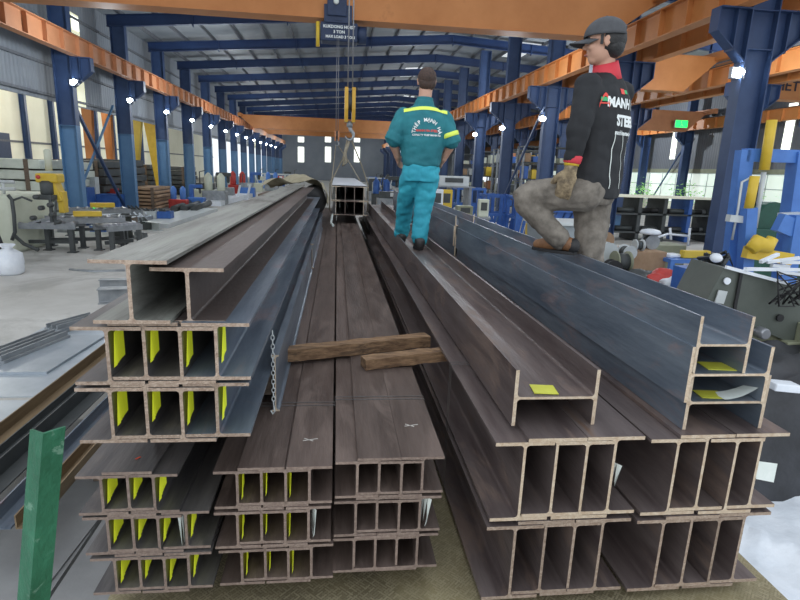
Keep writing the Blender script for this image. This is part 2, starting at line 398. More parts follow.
web_tag(CLb[1][3], .0085, .137, .0095, M_white, w=.05, hh=.10, label='curled white paper label', curl=.02)
web_tag(CRb[1][3], .0085, .137, .0095, M_white, w=.06, hh=.10, label='curled white paper label', curl=.035)
def chalk(o, cx, y, z, m, s=.03, nm='chalk_mark', lab='white chalk cross'):
    mb = MB()
    mb.box((cx, y, z + .0008), (s * 1.8, .0035, .001), rz=.25); mb.box((cx - .006, y, z + .0008), (s * 1.3, .0035, .001), rz=-.6)
    q = part(nm, mb, m, o); q['label'] = lab
chalk(CLb[0][3], -.085, 1.83, 1.742, M_chalk); chalk(CRb[0][3], .29, 1.90, 1.757, M_chalk)

# ---- left stack, three rows of small beams
gLs = 'small grey beams at the foot of the left stack'
def X(px, py, Y): return at(px, py, Y).x
SB2 = dict(h=.137, b=.148, tf=.0095, tw=.0085)
rows = [[(-.717, 'l'), (-.638, 'u'), (-.562, 'l')], [(-.712, 'l'), (-.634, 'u'), (-.558, 'l'), (-.472, 'u')], [(-.700, 'l'), (-.624, 'u'), (-.546, 'l'), (-.470, 'u')]]
Ls = []
for t, r in enumerate(rows):
    bs = bundle(r, 1.756 - .148 * t, Yf=1.62, L=8.6, mats=(M_dark, M_cut2), where='small grey beam at foot of left stack', group=gLs, tier=('top', 'middle', 'bottom')[t], **SB2)
    Ls.append(bs)
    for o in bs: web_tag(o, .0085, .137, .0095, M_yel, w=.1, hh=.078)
web_tag(Ls[1][3], .0085, .137, .0095, M_white, side=-1, w=.04, hh=.12, label='curled white paper label', curl=.02)
mb = MB(); mb.box((-.632, 1.70, 1.7572), (.018, .006, .001), rz=.9); q = part('crayon_mark', mb, M_redchalk, Ls[0][1]); q['label'] = 'short red crayon mark'

# ---- left stack, two rows of larger beams and two top beams
gLm = 'larger grey beams in the middle of the left stack'
SBm = dict(h=.172, b=.188, tf=.0105, tw=.0095)
for t, (dx, zt) in enumerate(((0, 2.257), (-.006, 2.0745))):
    bs = bundle([(-.634 + dx, 'l'), (-.536 + dx, 'u'), (-.437 + dx, 'l'), (-.338 + dx, 'u')], zt, Yf=1.55, L=7.2 if t == 0 else 9.4, mats=(M_dark, M_cut), where='larger grey I beam of left stack', group=gLm, tier=('upper', 'lower')[t], **SBm)
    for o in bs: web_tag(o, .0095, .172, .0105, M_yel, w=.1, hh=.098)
    me_ = bs[3].data.copy(); me_.materials[0] = M_blue; bs[3].data = me_
gLt = 'two big pale beams on top of the left stack'
beam(-.556, 2.2585, .178, .203, .0105, .0105, 1.53, 6.6, (M_light, M_cut), 'big pale I beam on top of left stack, outer one with both flanges overhanging left', gLt)
beam(-.414, 2.2475, .163, .200, .0105, .0105, 1.57, 6.3, (M_mix, M_cut), 'big pale I beam on top of left stack, inner one beside the middle stacks', gLt)
# pale slim sections lying between the left stack and the middle stacks
gS = 'slim pale sections beside the left stack'
beam(-.232, 1.7435, .237, .030, .006, .005, 2.07, 3.1, (M_blue, M_cut3), 'slim pale blue section standing on the middle left stack, nearer length', gS)
beam(-.228, 1.7435, .237, .034, .006, .005, 5.28, 3.6, (M_blue, M_cut3), 'slim pale blue section standing on the middle left stack, farther length', gS)
# wire chain with tag hanging on the inner edge of the left stack
ch = thing('lashing_chain', 'thin steel chain hanging down the inner side of the left stack', 'chain', (-.236, 2.0, 1.76))
mb = MB()
z = 2.09; k = 0
while z > 1.80:
    r = .006; pts = [(-.232 + (r * math.cos(t) if k % 2 else 0), 2.0 + (0 if k % 2 else r * math.cos(t)), z + .011 * math.sin(t)) for t in [2 * PI * j / 10 for j in range(11)]]
    mb.tube(pts, .0018, 5); z -= .0175; k += 1
part('chain_links', mb, M_lgrey, ch)
mb = MB(); mb.tube([(-.232, 2.0, 1.80), (-.228, 2.0, 1.775), (-.236, 2.0, 1.765), (-.243, 2.0, 1.78)], .003, 6); part('chain_hook', mb, M_lgrey, ch)

# ---- right stack : two rows of 300 mm deep beams
gR = 'deep brown beams of the right stack'
SBr = dict(h=.294, b=.203, tf=.0125, tw=.0095)
M_rbrown = mat('mill_scale_purple_brown', (.095, .072, .072), (.20, .165, .16), .42, .35, 3.5, (3, .35, 3), .25, 30, rnd=.12, c3=(.20, .12, .075), spec=.5)
mottle(M_rbrown, (.26, .185, .15), 2.6, amt=.55)
xs = [(.6285, 'l'), (.738, 'u'), (.845, 'l'), (.944, 'u'), (1.174, 'l'), (1.278, 'u'), (1.390, 'l'), (1.486, 'u')]
Rb = []
for t in range(2):
    Rb.append(bundle([(x + .002 - .008 * t, s) for x, s in xs], 1.852 - .312 * t, Yf=1.6, L=11.8, mats=(M_rbrown, M_cut3 if t == 0 else M_cut), where='deep brown I beam of right stack', group=gR, tier=('upper', 'lower')[t], **SBr))
# cut label papers
web_tag(Rb[0][3], .0095, .294, .0125, M_white, w=.08, hh=.075, label='curled white paper label', drop=.10, curl=.03)
mb = MB(); q4 = [at(*q, 1.63) for q in ((757, 461), (784, 468), (780, 487), (756, 479))]; q4[1].y += .03; q4[2].y += .03
mb.quad(q4); q = part('paper_label', mb, M_white, Rb[0][7]); q['label'] = 'pale lined paper label'
# H beams lying on their sides on the right stack
gH = 'wide flange beams lying flat on the right stack'
H1 = beam(.757, 1.8535, .300, .204, .0125, .009, 1.69, 9.6, (M_rbrown, M_cut3), 'wide H beam lying flat alone behind the worker in teal, trough side up', gH, flat=True)
flat_tag(H1, .735, 1.961, 1.71, .085, .08, M_yeld, 'yellow label on the web')
Hc = beam(1.356, 1.8535, .300, .20, .0125, .009, 1.64, 3.75, (M_blue, M_cut3), 'grey H beam lying flat, bottom of the three right of the worker in teal', gH, flat=True)
Hb = beam(1.338, 1.9595, .300, .20, .0125, .009, 1.63, 3.75, (M_blue, M_cut3), 'blue grey H beam lying flat, middle of three on the right stack', gH, flat=True)
Ha = beam(1.297, 2.0655, .196, .20, .011, .008, 1.63, 3.75, (M_blue, M_cut3), 'narrow blue grey H beam on top of three, under the foot of worker in black', gH, flat=True)
flat_tag(Hb, 1.34, 2.0645, 1.66, .10, .08, M_yeld, 'yellow label on the web')
flat_tag(Hc, 1.33, 1.9595, 1.66, .09, .07, M_yeld, 'yellow label on the web')
mb = MB()
for k in range(6):
    y0 = 1.645; x0 = 1.35 + .02 * k; x1 = x0 + .02
    mb.quad([(x0, y0, 1.9625 + .0012 * k * k), (x1, y0, 1.9625 + .0012 * (k + 1) ** 2), (x1, y0 + .07, 1.9615 + .0007 * (k + 1) ** 2), (x0, y0 + .07, 1.9615 + .0007 * k * k)])
q = part('curled_paper', mb, M_white, Hc); q['label'] = 'curled white paper label'
for (xc, zb, h, b_, tf_, nm) in ((1.356, 1.8535, .300, .2, .0125, 'bottom'), (1.338, 1.9595, .300, .2, .0125, 'middle'), (1.297, 2.0655, .196, .2, .011, 'top')):
    beam(xc, zb, h, b_, tf_, .009, 5.52, 6.3, (M_blue, M_cut3), f'far length of blue grey H beam behind worker in teal, {nm} of three', gH, flat=True)
# steel straps round the bundles
def strap(x0, x1, y, z0, z1, label):
    mb = MB(); t = .0014; e = .001; w = .016
    for yy in (y, y + .03):
        mb.box2((x0 - e, yy, z1 + e), (x1 + e, yy + .006, z1 + e + t)); mb.box2((x0 - e - t, yy, z0), (x0 - e, yy + .006, z1 + e)); mb.box2((x1 + e, yy, z0), (x1 + e + t, yy + .006, z1 + e))
    return tag(part('strapping_wire', mb, M_dark), label, 'strap', 'wire straps round the beam bundles')
strap(-.388, .001, 2.12, 1.30, 1.742, 'pair of thin wires strapped round middle left stack in front of the planks')
strap(.004, .376, 2.14, 1.30, 1.757, 'pair of thin wires strapped round middle right stack in front of the planks')
strap(.524, 1.06, 2.30, 1.22, 1.852, 'pair of thin wires strapped round the left half of right stack')

# ---- loose planks across the middle stacks
mb = MB()
a = Vector((-.335, 2.60, 1.79)); b = Vector((.505, 2.86, 1.793))
mb.bar(a, b, .072, .062)
bmesh.ops.subdivide_edges(mb.bm, edges=[e for e in mb.bm.edges if e.calc_length() > .5], cuts=24)
for v in mb.bm.verts:
    v.co += noise.noise_vector(v.co * 14) * .006
    v.co.z = max(v.co.z, 1.760)
    if v.co.x < -.30: v.co.z = 1.775 + (v.co.z - 1.78) * .5
tag(part('timber_plank', mb, M_wood), 'rough brown plank lying slanted across the two middle stacks, longer one', 'plank', 'loose planks on the middle stacks')
mb = MB(); a = Vector((.135, 2.545, 1.785)); b = Vector((.585, 2.66, 1.795))
mb.bar(a, b, .075, .052)
bmesh.ops.subdivide_edges(mb.bm, edges=[e for e in mb.bm.edges if e.calc_length() > .3], cuts=14)
for v in mb.bm.verts:
    v.co += noise.noise_vector(v.co * 18) * .006; v.co.z = max(v.co.z, 1.760); v.co.y -= .03
tag(part('timber_plank', mb, M_wood), 'short brown plank with split end, nearer of the two on the middle stacks', 'plank', 'loose planks on the middle stacks')
mb = MB(); mb.bar((-.30, 2.74, 1.757), (.10, 2.86, 1.757), .05, .022)
tag(part('timber_plank', mb, M_woodd), 'thin grey weathered board lying behind the longer brown plank', 'plank', 'loose planks on the middle stacks')

# ---- green stake post on the bed edge
g = thing('stake_post', 'chipped green angle steel stake post at the left edge of the truck bed', 'post', (-.80, 1.30, 1.1))
p0 = at(28, 620, 1.27); p1 = at(43, 434, 1.27)
mb = MB(); ax = (p1 - p0).normalized(); p0 = p0 - ax * .35
dx1 = Vector((-.041, .024, 0)); dx2 = Vector((.034, .036, 0)); t = .006
mb.bm.faces.ensure_lookup_table()
def plate(p, q, d, th):
    n = Vector((0, -1, 0)).cross(ax) ; nn = ax.cross(d).normalized() * th
    vs = [p, p + d, q + d, q]; A = [mb.bm.verts.new(v) for v in vs]; B = [mb.bm.verts.new(v + nn) for v in vs]
    mb.bm.faces.new(A); mb.bm.faces.new(B[::-1])
    for i in range(4): mb.bm.faces.new((A[i], B[i], B[(i + 1) % 4], A[(i + 1) % 4]))
plate(p0, p1, dx1, -t); plate(p0, p1, dx2, t)
part('angle_section', mb, M_green, g)

# ------------------------------------------------------------------ suspended bundle, hoists and cranes
gX = 'beams hanging in slings over the middle stacks'
for r in range(2):
    for k in range(4):
        zt = 2.385 - .245 * r
        beam(-.012 + .158 * k, zt - .24, .24, .154, .010, .008, 9.6, 7.6, (M_light if r == 0 else M_dark, M_cut3 if k in (0, 3) else M_cut2),
             f'beam of the bundle hanging from the crane, {("upper", "lower")[r]} row, {("leftmost", "second from left", "third from left", "rightmost")[k]}', gX)
mb = MB()
for i in range(16):
    ya, yb = 9.75 + i * .46, 9.75 + (i + 1) * .46
    f = lambda y: 2.389 + .010 * abs(math.sin(y * 3.1))
    mb.quad([(-.085, ya, f(ya)), (.535, ya, f(ya) - .002), (.535, yb, f(yb) - .002), (-.085, yb, f(yb))])
tag(part('wrapping_sheet', mb, M_film), 'pale wrapping sheet lying on top of the hanging beam bundle', 'sheet')
def crane_girder(Y, zb, x0, x1, label, group, hgt=1.0, w=.55, m=M_orange, taper=1.3, name='overhead_crane'):
    t = thing(name, label, 'crane', ((x0 + x1) / 2, Y, zb), group)
    mb = MB(); e0 = 7.40
    mb.prism([(x0, e0), (x0 + taper, zb), (x1 - taper, zb), (x1, e0), (x1, zb + hgt), (x0, zb + hgt)], Y - w / 2, Y + w / 2, 'Y')
    mb.box2((x0 + taper, Y - w / 2 - .04, zb - .015), (x1 - taper, Y + w / 2 + .04, zb + .015))
    mb.box2((x0, Y - w / 2 - .04, zb + hgt - .015), (x1, Y + w / 2 + .04, zb + hgt + .015))
    part('girder', mb, m, t)
    for s, x in ((-1, x0), (1, x1)):
        mb = MB(); mb.box2((x - .16, Y - 1.5, e0 + .01), (x + .16, Y + 1.5, e0 + .36), bev=.03)
        e = part('end_carriage', mb, m, t)
        for yy in (-1.25, 1.25):
            mb = MB(); mb.lathe([(.05, -.06), (.16, -.06), (.16, .06), (.05, .06)], (x, Y + yy, 7.395), 14, axis='X'); part('wheel', mb, M_black, e)
    return t
gC = 'overhead travelling cranes'
zC = 6.46
c1 = crane_girder(16., zC, -10.0, 8.7, 'long orange overhead crane nearest in view, carrying the navy hoist', gC, 1.15)
c0 = crane_girder(9.2, zC + .1, -10.0, 8.7, 'orange overhead crane right above the trailer, out of the picture top', gC, 1.1)
crane_girder(62., zC - .1, -10.0, 8.7, 'orange overhead crane far down the main hall, nearer of the far pair', gC, 1.3)
crane_girder(74., zC + .0, -10.0, 8.7, 'orange overhead crane farthest down the main hall', gC, 1.25)
# hoist trolley
p = at(338, 27, 15.5)
ho = thing('hoist_trolley', 'navy hoist trolley with white lettering hanging under the orange crane', 'hoist', (p.x, 15.55, 6.0))
mb = MB()
for s in (-1, 1): mb.box((p.x + .0, 16 + s * .36, 6.55), (.72, .05, .42)); mb.box((p.x, 16 + s * .36, 6.45), (.5, .04, .2))
mb.box((p.x - .03, 15.62, 6.70), (.50, .10, .42), bev=.02); mb.box((p.x, 16., 6.42), (.2, .8, .06)); part('trolley_frame', mb, M_navy, ho)
mb = MB(); mb.box((p.x + .03, 15.9, 6.13), (.96, .5, .46), bev=.03); mb.lathe([(.22, -.12), (.22, .12)], (p.x + .63, 15.9, 6.12), 14, axis='X'); part('hoist_body', mb, M_navy, ho)
mb = MB(); mb.lathe([(.04, -.04), (.07, -.02), (.07, .02), (.04, .04)], (p.x - .05, 15.55, 6.82), 14, axis='Y'); part('signal_lamp', mb, M_tapes, ho)
mb = MB(); mb.tube([(p.x - .52, 15.7, 6.35), (p.x - .52, 15.7, 5.75)], .05, 8); part('limit_cable', mb, M_yellow, ho)
def text_mesh(body, size, m, name='lettering', align='CENTER', extr=.002, bold=0.):
    cu = bpy.data.curves.new(name, 'FONT'); cu.body = body; cu.size = size; cu.align_x = align; cu.align_y = 'CENTER'; cu.extrude = extr; cu.offset = bold; cu.resolution_u = 2
    o = bpy.data.objects.new(name, cu); COL.objects.link(o)
    dg = bpy.context.evaluated_depsgraph_get(); me = bpy.data.meshes.new_from_object(o.evaluated_get(dg)); bpy.data.objects.remove(o)
    me.materials.clear(); me.materials.append(m)
    return me
def text_part(body, size, m, parent, centre, rot=(PI / 2, 0, 0), bold=0., name='lettering', extr=.004):
    me = text_mesh(body, size, m, name, bold=bold, extr=extr)
    R = Matrix.Rotation(rot[2], 4, 'Z') @ Matrix.Rotation(rot[1], 4, 'Y') @ Matrix.Rotation(rot[0], 4, 'X')
    me.transform(R); me.transform(Matrix.Translation(Vector(centre) - WLOC[parent.name]))
    o = bpy.data.objects.new(name, me); COL.objects.link(o); o.parent = parent; WLOC[o.name] = WLOC[parent.name]; return o
text_part('KUKDONG HOIST', .10, M_txtw, ho, (p.x + .03, 15.64, 6.24), bold=.003)
text_part('3 TON', .10, M_txtw, ho, (p.x + .03, 15.64, 6.12), bold=.003)
text_part('MAX LOAD 3 TON', .09, M_txtw, ho, (p.x + .06, 15.64, 6.00), bold=.003)
def hook_block(x, Y, ztop, zhook, label, rope_top, s=1., near=True):
    t = thing('crane_hook', label, 'hook', (x, Y, zhook), 'crane hook blocks')
    mb = MB()
    for dx in (-.035 * s, .035 * s): mb.tube([(x + dx, Y, ztop - .05), (x + dx * .8, Y, rope_top)], .011 * s, 6)
    part('wire_rope', mb, M_rope, t)
    hh = ztop - zhook
    mb = MB()
    for dx in (-.055 * s, .055 * s):
        mb.prism([(Y - .09 * s, ztop - hh * .62), (Y + .09 * s, ztop - hh * .62), (Y + .16 * s, ztop - hh * .4), (Y + .16 * s, ztop - hh * .05), (Y + .08 * s, ztop), (Y - .08 * s, ztop), (Y - .16 * s, ztop - hh * .05), (Y - .16 * s, ztop - hh * .4)], x + dx - .026 * s, x + dx + .026 * s, 'X')
    part('block_cheek', mb, mat('hook_amber', (.62, .36, .04), (.5, .28, .03), .5) if near else M_orange2, t)
    mb = MB(); mb.lathe([(.15 * s, -.028 * s), (.12 * s, 0), (.15 * s, .028 * s)], (x, Y, ztop - hh * .25), 18, axis='X'); part('sheave', mb, M_dkgrey, t)
    mb = MB(); zc = zhook + .12 * s
    mb.tube([(x, Y, ztop - hh * .6), (x, Y, zc + .12 * s)], .045 * s, 8)
    mb.tube([(x, Y, zc + .14 * s)] + [(x + .062 * s * math.sin(a), Y, zc + .072 * s * math.cos(a)) for a in [PI * .1 + PI * 1.35 * k / 10 for k in range(11)]], [.032 * s] + [.028 * s - .002 * s * k for k in range(11)], 8)
    part('hook', mb, M_grey, t)
    return t
hook_block(.195, 9.3, 3.93, 3.08, 'yellow hook block on a steel rope right above the hanging bundle', 6.9, 1.05)
hook_block(-.01, 15.6, 3.66, 3.22, 'small hook block on the far hoist behind the yellow one', 5.95, .8, False)
def sling(pts, label, r=.012):
    mb = MB(); mb.tube(pts, r, 7); return tag(part('lifting_sling', mb, M_sling, None), label, 'sling', 'rope slings carrying the hanging bundle')
zt = 2.395; xl, xr = -.105, .555
sling([(.16, 9.35, 3.13), (.10, 9.7, 2.85), (xl - .02, 10.4, zt), (xl - .025, 10.4, 1.93), (xl + .02, 10.4, 1.885), (.22, 10.4, 1.88)], 'rope sling down the left side of hanging bundle from yellow hook')
sling([(.23, 9.35, 3.13), (.42, 9.8, 2.75), (xr + .02, 10.4, zt), (xr + .025, 10.4, 1.93), (xr - .02, 10.4, 1.885), (.24, 10.4, 1.88)], 'rope sling down the right side of hanging bundle from yellow hook')
sling([(-.04, 15.6, 3.26), (xl - .02, 14.2, zt), (xl - .025, 14.2, 1.93), (xl + .02, 14.2, 1.885), (.22, 14.2, 1.88)], 'rope sling down the left side of bundle from the far hook')
sling([(.03, 15.6, 3.26), (.34, 14.9, 2.8), (xr + .02, 14.2, zt), (xr + .025, 14.2, 1.93), (xr - .02, 14.2, 1.885), (.24, 14.2, 1.88)], 'rope sling down the right side of bundle from the far hook')
sling([(.20, 9.35, 3.13), (.13, 9.4, 2.95), (.16, 9.42, 2.78), (.10, 9.46, 2.72), (.13, 9.45, 2.9), (.19, 9.38, 3.1)], 'knotted spare rope loop hanging from the yellow hook', .02)
# wire dangling under the front of the bundle
mb = MB(); q = at(313, 222, 7.); mb.tube([(-.07, 9.62, 1.90), (-.08, 9.5, 1.84), (-.09, 9.3, 1.79), (-.05, 9.1, 1.765)], .02, 6)
tag(part('hanging_rope', mb, M_white), 'pale rope end trailing below the front of the hanging bundle', 'rope')

# tarp and round steel coil at the far end of the left stack
t = thing('tarpaulin_roll', 'tan tarpaulin bundled over a dark round pipe beyond the left stack', 'tarpaulin', (-.55, 8.6, 2.27))
mb = MB(); mb.lathe([(.10, 0), (.2, .01), (.21, .05), (.21, 1.0), (.10, 1.0)], (-.36, 8.35, 2.20), 20, axis='Y'); part('pipe', mb, M_black, t)
mb = MB()
n = 22; vs = []
for i in range(n):
    row = []
    for j in range(12):
        u = i / (n - 1); v = j / 11
        x = -1.08 + .95 * u; y = 8.25 + 1.3 * v
        zz = 2.38 + .12 * math.sin(u * PI) + .06 * math.sin(u * 9 + v * 5) + .05 * noise.noise(Vector((x * 5, y * 5, 0))) - (.22 * max(0, u - .9) * 10)
        row.append(mb.bm.verts.new((x, y, zz)))
    vs.append(row)
for i in range(n - 1):
    for j in range(11): mb.bm.faces.new((vs[i][j], vs[i + 1][j], vs[i + 1][j + 1], vs[i][j + 1])).smooth = True
part('sheet', mb, M_tarp, t)
mb = MB(); mb.box2((-1.15, 8.4, 2.06), (-.2, 9.4, 2.27)); tag(part('packing_crate', mb, M_woodd), 'low wooden crate under the tan tarpaulin beyond left stack', 'crate')

# ------------------------------------------------------------------ hall
mb = MB(); mb.box2((-34, -8, -.1), (42, 124, 0)); struct('floor', mb, M_conc)
XL, XR, X3, X4 = -10.6, 9.1, 16., 28.
def roof_z(x):
    if x < 7: return 9.35 + .083 * (x + 10.8)
    if x < 16: return 10.83 - .05 * (x - 7)
    return 10.38 - .08 * (x - 16)
Y0, Y1 = 13.5, 114.
mb = MB()
xsr = [-11.55, 7, 16, 29]
for a, b in zip(xsr, xsr[1:]):
    za, zb_ = roof_z(a), roof_z(b)
    mb.prism([(a, za + .22), (b, zb_ + .22), (b, zb_ + .27), (a, za + .27)], Y0, Y1, 'Y')
struct('ceiling', mb, M_roof)
# translucent roof lights
n = 0
for (x0, x1, y) in ((5.6, 7.0, 30.5), (5.6, 7.0, 48.5), (7.6, 8.8, 66.5), (11.5, 13, 36.5), (11.5, 13, 24.5)):
    n += 1; mb = MB()
    mb.prism([(x0, roof_z(x0) + .18), (x1, roof_z(x1) + .18), (x1, roof_z(x1) + .205), (x0, roof_z(x0) + .205)], y, y + 4.6, 'Y')
    struct(f'window_{n}', mb, M_skyl)
# purlins
k = 0
xx = -10.4
while xx < 28:
    k += 1; mb = MB(); z = roof_z(xx) + .02
    mb.prism([(xx - .035, z), (xx + .035, z), (xx + .035, z + .2), (xx - .035, z + .2)], Y0, Y1, 'Y')
    struct(f'trim_{k}', mb, M_cladd); xx += 1.55
# rafters
gRa = 'blue steel rafters of the main hall roof'
src = None
for k in range(16):
    y = 18. + 6 * k; mb = MB()
    if src is None:
        def band(a, b):
            za, zb_ = roof_z(a), roof_z(b); d = .52
            mb.prism([(a, za), (b, zb_), (b, zb_ - .02), (a, za - .02)], y - .11, y + .11, 'Y')
            mb.prism([(a, za - .02), (b, zb_ - .02), (b, zb_ - d + .02), (a, za - d + .02)], y - .01, y + .01, 'Y')
            mb.prism([(a, za - d + .02), (b, zb_ - d + .02), (b, zb_ - d), (a, za - d)], y - .11, y + .11, 'Y')
        band(-11., 7.); band(7., 16.); band(16., 27.9)
        for xx in (-7, -2.5, 2, 7, 12, 20):
            mb.box2((xx - .02, y - .11, roof_z(xx) - .62), (xx + .02, y + .11, roof_z(xx)))
        src = part('roof_rafter', mb, M_raft, None, (0, y, 0)); tag(src, 'blue roof rafter crossing the hall, nearest to the camera', 'rafter', gRa)
    else: copy_thing(src, (0, y, 0), f'blue roof rafter crossing the hall, {ORD[k]} from the camera' if k < 15 else 'blue roof rafter crossing the hall, farthest away', gRa)

# columns
def make_column(Y, xc, top, label, group, brackets, depth=.66, name='steel_column', low=4.0):
    t = thing(name, label, 'column', (xc, Y, 0), group)
    def sec(z0, z1, e=0.):
        mb = MB(); d = depth / 2 + e; w = .17 + e
        mb.box2((xc - d, Y - w, z0), (xc - d + .03, Y + w, z1)); mb.box2((xc + d - .03, Y - w, z0), (xc + d, Y + w, z1))
        mb.box2((xc - d + .03, Y - .012 - e, z0), (xc + d - .03, Y + .012 + e, z1))
        for zz in ([z0 + .01, z1 - .01] if z1 - z0 < 5 else [z0 + .01, 5.6, 6.4, z1 - .01]): mb.box2((xc - d + .03, Y - w + .01, zz - .01), (xc + d - .03, Y + w - .01, zz + .01))
        return mb
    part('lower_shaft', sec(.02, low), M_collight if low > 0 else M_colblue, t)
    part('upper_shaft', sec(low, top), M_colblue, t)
    mb = MB(); mb.box2((xc - .5, Y - .28, 0), (xc + .5, Y + .28, .04))
    for s in (-.35, .35):
        for q in (-.2, .2): mb.lathe([(.025, .04), (.025, .1)], (xc + s * 1.25, Y + q, 0), 8)
    part('base_plate', mb, M_colblue, t)
    for s in brackets:
        mb = MB(); x0 = xc + s * depth / 2; x1 = x0 + s * .72
        mb.prism([(x0, 5.35), (x1, 5.95), (x1, 6.40), (x0, 6.40)], Y - .012, Y + .012, 'Y')
        mb.prism([(x0, 6.40), (x1, 6.40), (x1, 6.43), (x0, 6.43)], Y - .17, Y + .17, 'Y')
        mb.prism([(x0, 5.33), (x1, 5.93), (x1, 5.95), (x0, 5.37)], Y - .15, Y + .15, 'Y')
        mb.box2((x1 - .03, Y - .15, 5.93), (x1, Y + .15, 6.42))
        mb.box2((x0 + s * .3 - .01, Y - .15, 5.55), (x0 + s * .3 + .01, Y + .15, 6.41))
        part('crane_bracket', mb, M_colblue, t)
    return t
gL, gRt, g3, g4 = 'blue columns along the left side', 'blue columns along the right side of the main hall', 'blue columns between the right hand bays', 'blue columns of the far right wall'
xcl = XL + .10
cl = make_column(24, xcl, roof_z(xcl) - .5, 'blue steel column of left row, nearest the camera', gL, (1,), low=3.9)
for k in range(1, 15): copy_thing(cl, (xcl, 24 + 6 * k, 0), f'blue steel column of left row, {ORD[k]} from the camera', gL)
xcr = XR + .22
cr_ = make_column(12.4, xcr, roof_z(xcr) - .5, 'big blue steel column standing behind the right beam stack, nearest of its row', gRt, (-1, 1), low=.6)
for k in range(1, 17): copy_thing(cr_, (xcr, 12.4 + 6.1 * k, 0), f'blue steel column of the right row, {ORD[k]} from the camera', gRt)
c3 = make_column(21, X3, roof_z(X3) - .5, 'blue column between the right hand bays, nearest of its row', g3, (-1, 1), low=.6)
for k in range(1, 8): copy_thing(c3, (X3, 21 + 6 * k if k < 1 else 21 + 9 * k, 0), f'blue column between the right hand bays, {ORD[k]} of its row', g3)
c4 = make_column(24, X4 - .75, roof_z(X4) - .5, 'blue column against the right windows, nearest of its row', g4, (-1,), low=.6)
for k in range(1, 12): copy_thing(c4, (X4 - .75, 24 + 6 * k, 0), f'blue column against the right windows, {ORD[k]} of its row', g4)
# crane runway beams
def runway(x, label, zb=6.43, hgt=.72, y0=8., y1=112., m=M_orange):
    t = thing('crane_runway', label, 'crane rail', (x, (y0 + y1) / 2, zb), 'orange crane runway beams')
    mb = MB(); mb.prism([(p_[0] + x, p_[1] + zb) for p_ in i_profile(hgt, .34, .025, .015, .02)], y0, y1, 'Y')
    for s in (-1, 1):
        y = y0
        while y < min(y1, 70): mb.box2((x + s * .006, y, zb + .02), (x + s * .15, y + .02, zb + hgt - .02)); y += 1.22
    part('girder', mb, m, t)
    mb = MB(); mb.box2((x - .03, y0, zb + hgt), (x + .03, y1, zb + hgt + .08)); part('rail', mb, M_dkgrey, t)
runway(-9.95, 'orange crane runway beam along the left columns', m=M_orange2)
runway(XR - .35, 'orange crane runway beam on the hall side of the right columns')
runway(XR + 1.09, 'orange crane runway beam on the far side of the right columns')
runway(X3 - .75, 'orange crane runway beam on the near side of the bay columns', y0=14)
runway(X3 + .75, 'orange crane runway beam on the far side of the bay columns', y0=14)
runway(X4 - 1.15, 'orange crane runway beam in front of the right windows', y0=20)
crane_girder(22.5, 6.2, 10.25, 15.2, 'short orange crane in the middle bay right of the worker in black', gC, 1.35)
crane_girder(40., 6.2, 16.8, 26.8, 'orange crane in the far right bay with a green exit light before it', gC, 1.4, m=M_orange2)
hc = crane_girder(23., 6.2, 16.8, 26.8, 'orange crane girder lettered in dark paint at the right edge', gC, 1.35, taper=.6, m=M_orange)
text_part('HẾT', .55, M_txtd, hc, (18.85, 22.70, 6.72), bold=.012)
# walls
mb = MB(); mb.box2((-11.45, 6, 4.85), (-11.38, Y1, 9.5)); wl = struct('wall_left_upper', mb, M_clad)
n0 = 5
for k in range(6):
    y = 27.0 + 18 * k; n0 += 1
    mb = MB(); mb.box2((-11.37, y, 4.9), (-11.34, y + .75, 8.7)); struct(f'window_{n0}', mb, M_glow2)
    n0 += 1; mb = MB(); mb.box2((-11.335, y + .05, 8.05), (-11.325, y + .7, 8.6)); struct(f'window_{n0}', mb, M_glow)
for k in range(4):
    mb = MB(); z = 5.0 + 1.15 * k; mb.box2((-11.37, 6, z), (-11.28, Y1, z + .1)); struct(f'trim_{30 + k}', mb, M_cladd)
mb = MB(); mb.box2((-11.4, Y1 - .1, 0), (29, Y1, 11.4)); struct('wall_back', mb, M_clad)
for (px, py0, py1) in ((301, 137, 142), (301, 147, 162), (328, 137, 142), (328, 147, 162), (357, 137, 142), (357, 147, 162)):
    n0 += 1; a = at(px - 3, py1, Y1 - .15); b = at(px + 3, py0, Y1 - .15); mb = MB(); mb.box2((a.x, Y1 - .16, a.z), (b.x, Y1 - .1, b.z)); struct(f'window_{n0}', mb, M_glow)
# left side bay
mb = MB(); mb.box2((-24.1, 10, 0), (-24, Y1, 9)); struct('wall_left', mb, M_cream)
mb = MB(); mb.box2((-23.98, 10, 3.6), (-23.9, Y1, 3.75)); struct('trim_40', mb, M_cladd)
mb = MB(); mb.box2((-24.1, 10, 8.3), (-11.4, Y1, 8.4)); struct('ceiling_left', mb, M_roof)
gO = 'dark blue posts of the outer left wall'
for k in range(12):
    y = 34 + 4.3 * k; mb = MB(); x = -23.7
    if k == 0:
        mb.box2((x - .2, y - .15, 0), (x - .17, y + .15, 8.2)); mb.box2((x + .17, y - .15, 0), (x + .2, y + .15, 8.2)); mb.box2((x - .17, y - .01, 0), (x + .17, y + .01, 8.2))
        for zz in (2, 4, 6): mb.box2((x - .17, y - .14, zz), (x + .17, y + .14, zz + .02))
        so = part('wall_post', mb, M_colblue, None, (x, y, 0)); tag(so, 'dark blue post of outer left wall, nearest', 'post', gO)
    else: copy_thing(so, (x, y, 0), f'dark blue post of outer left wall, {ORD[k]} along', gO); mb.bm.free()
for k in range(10):
    n0 += 1; y = 36.2 + 4.3 * k; mb = MB(); mb.box((-22.8, y, 7.6), (.5, 1.4, .05), ry=.9); struct(f'window_{n0}', mb, M_glow)
mb = MB(); mb.box2((-23.97, 42.0, 0), (-23.9, 45.0, 4.2)); struct('door_1', mb, M_navy)
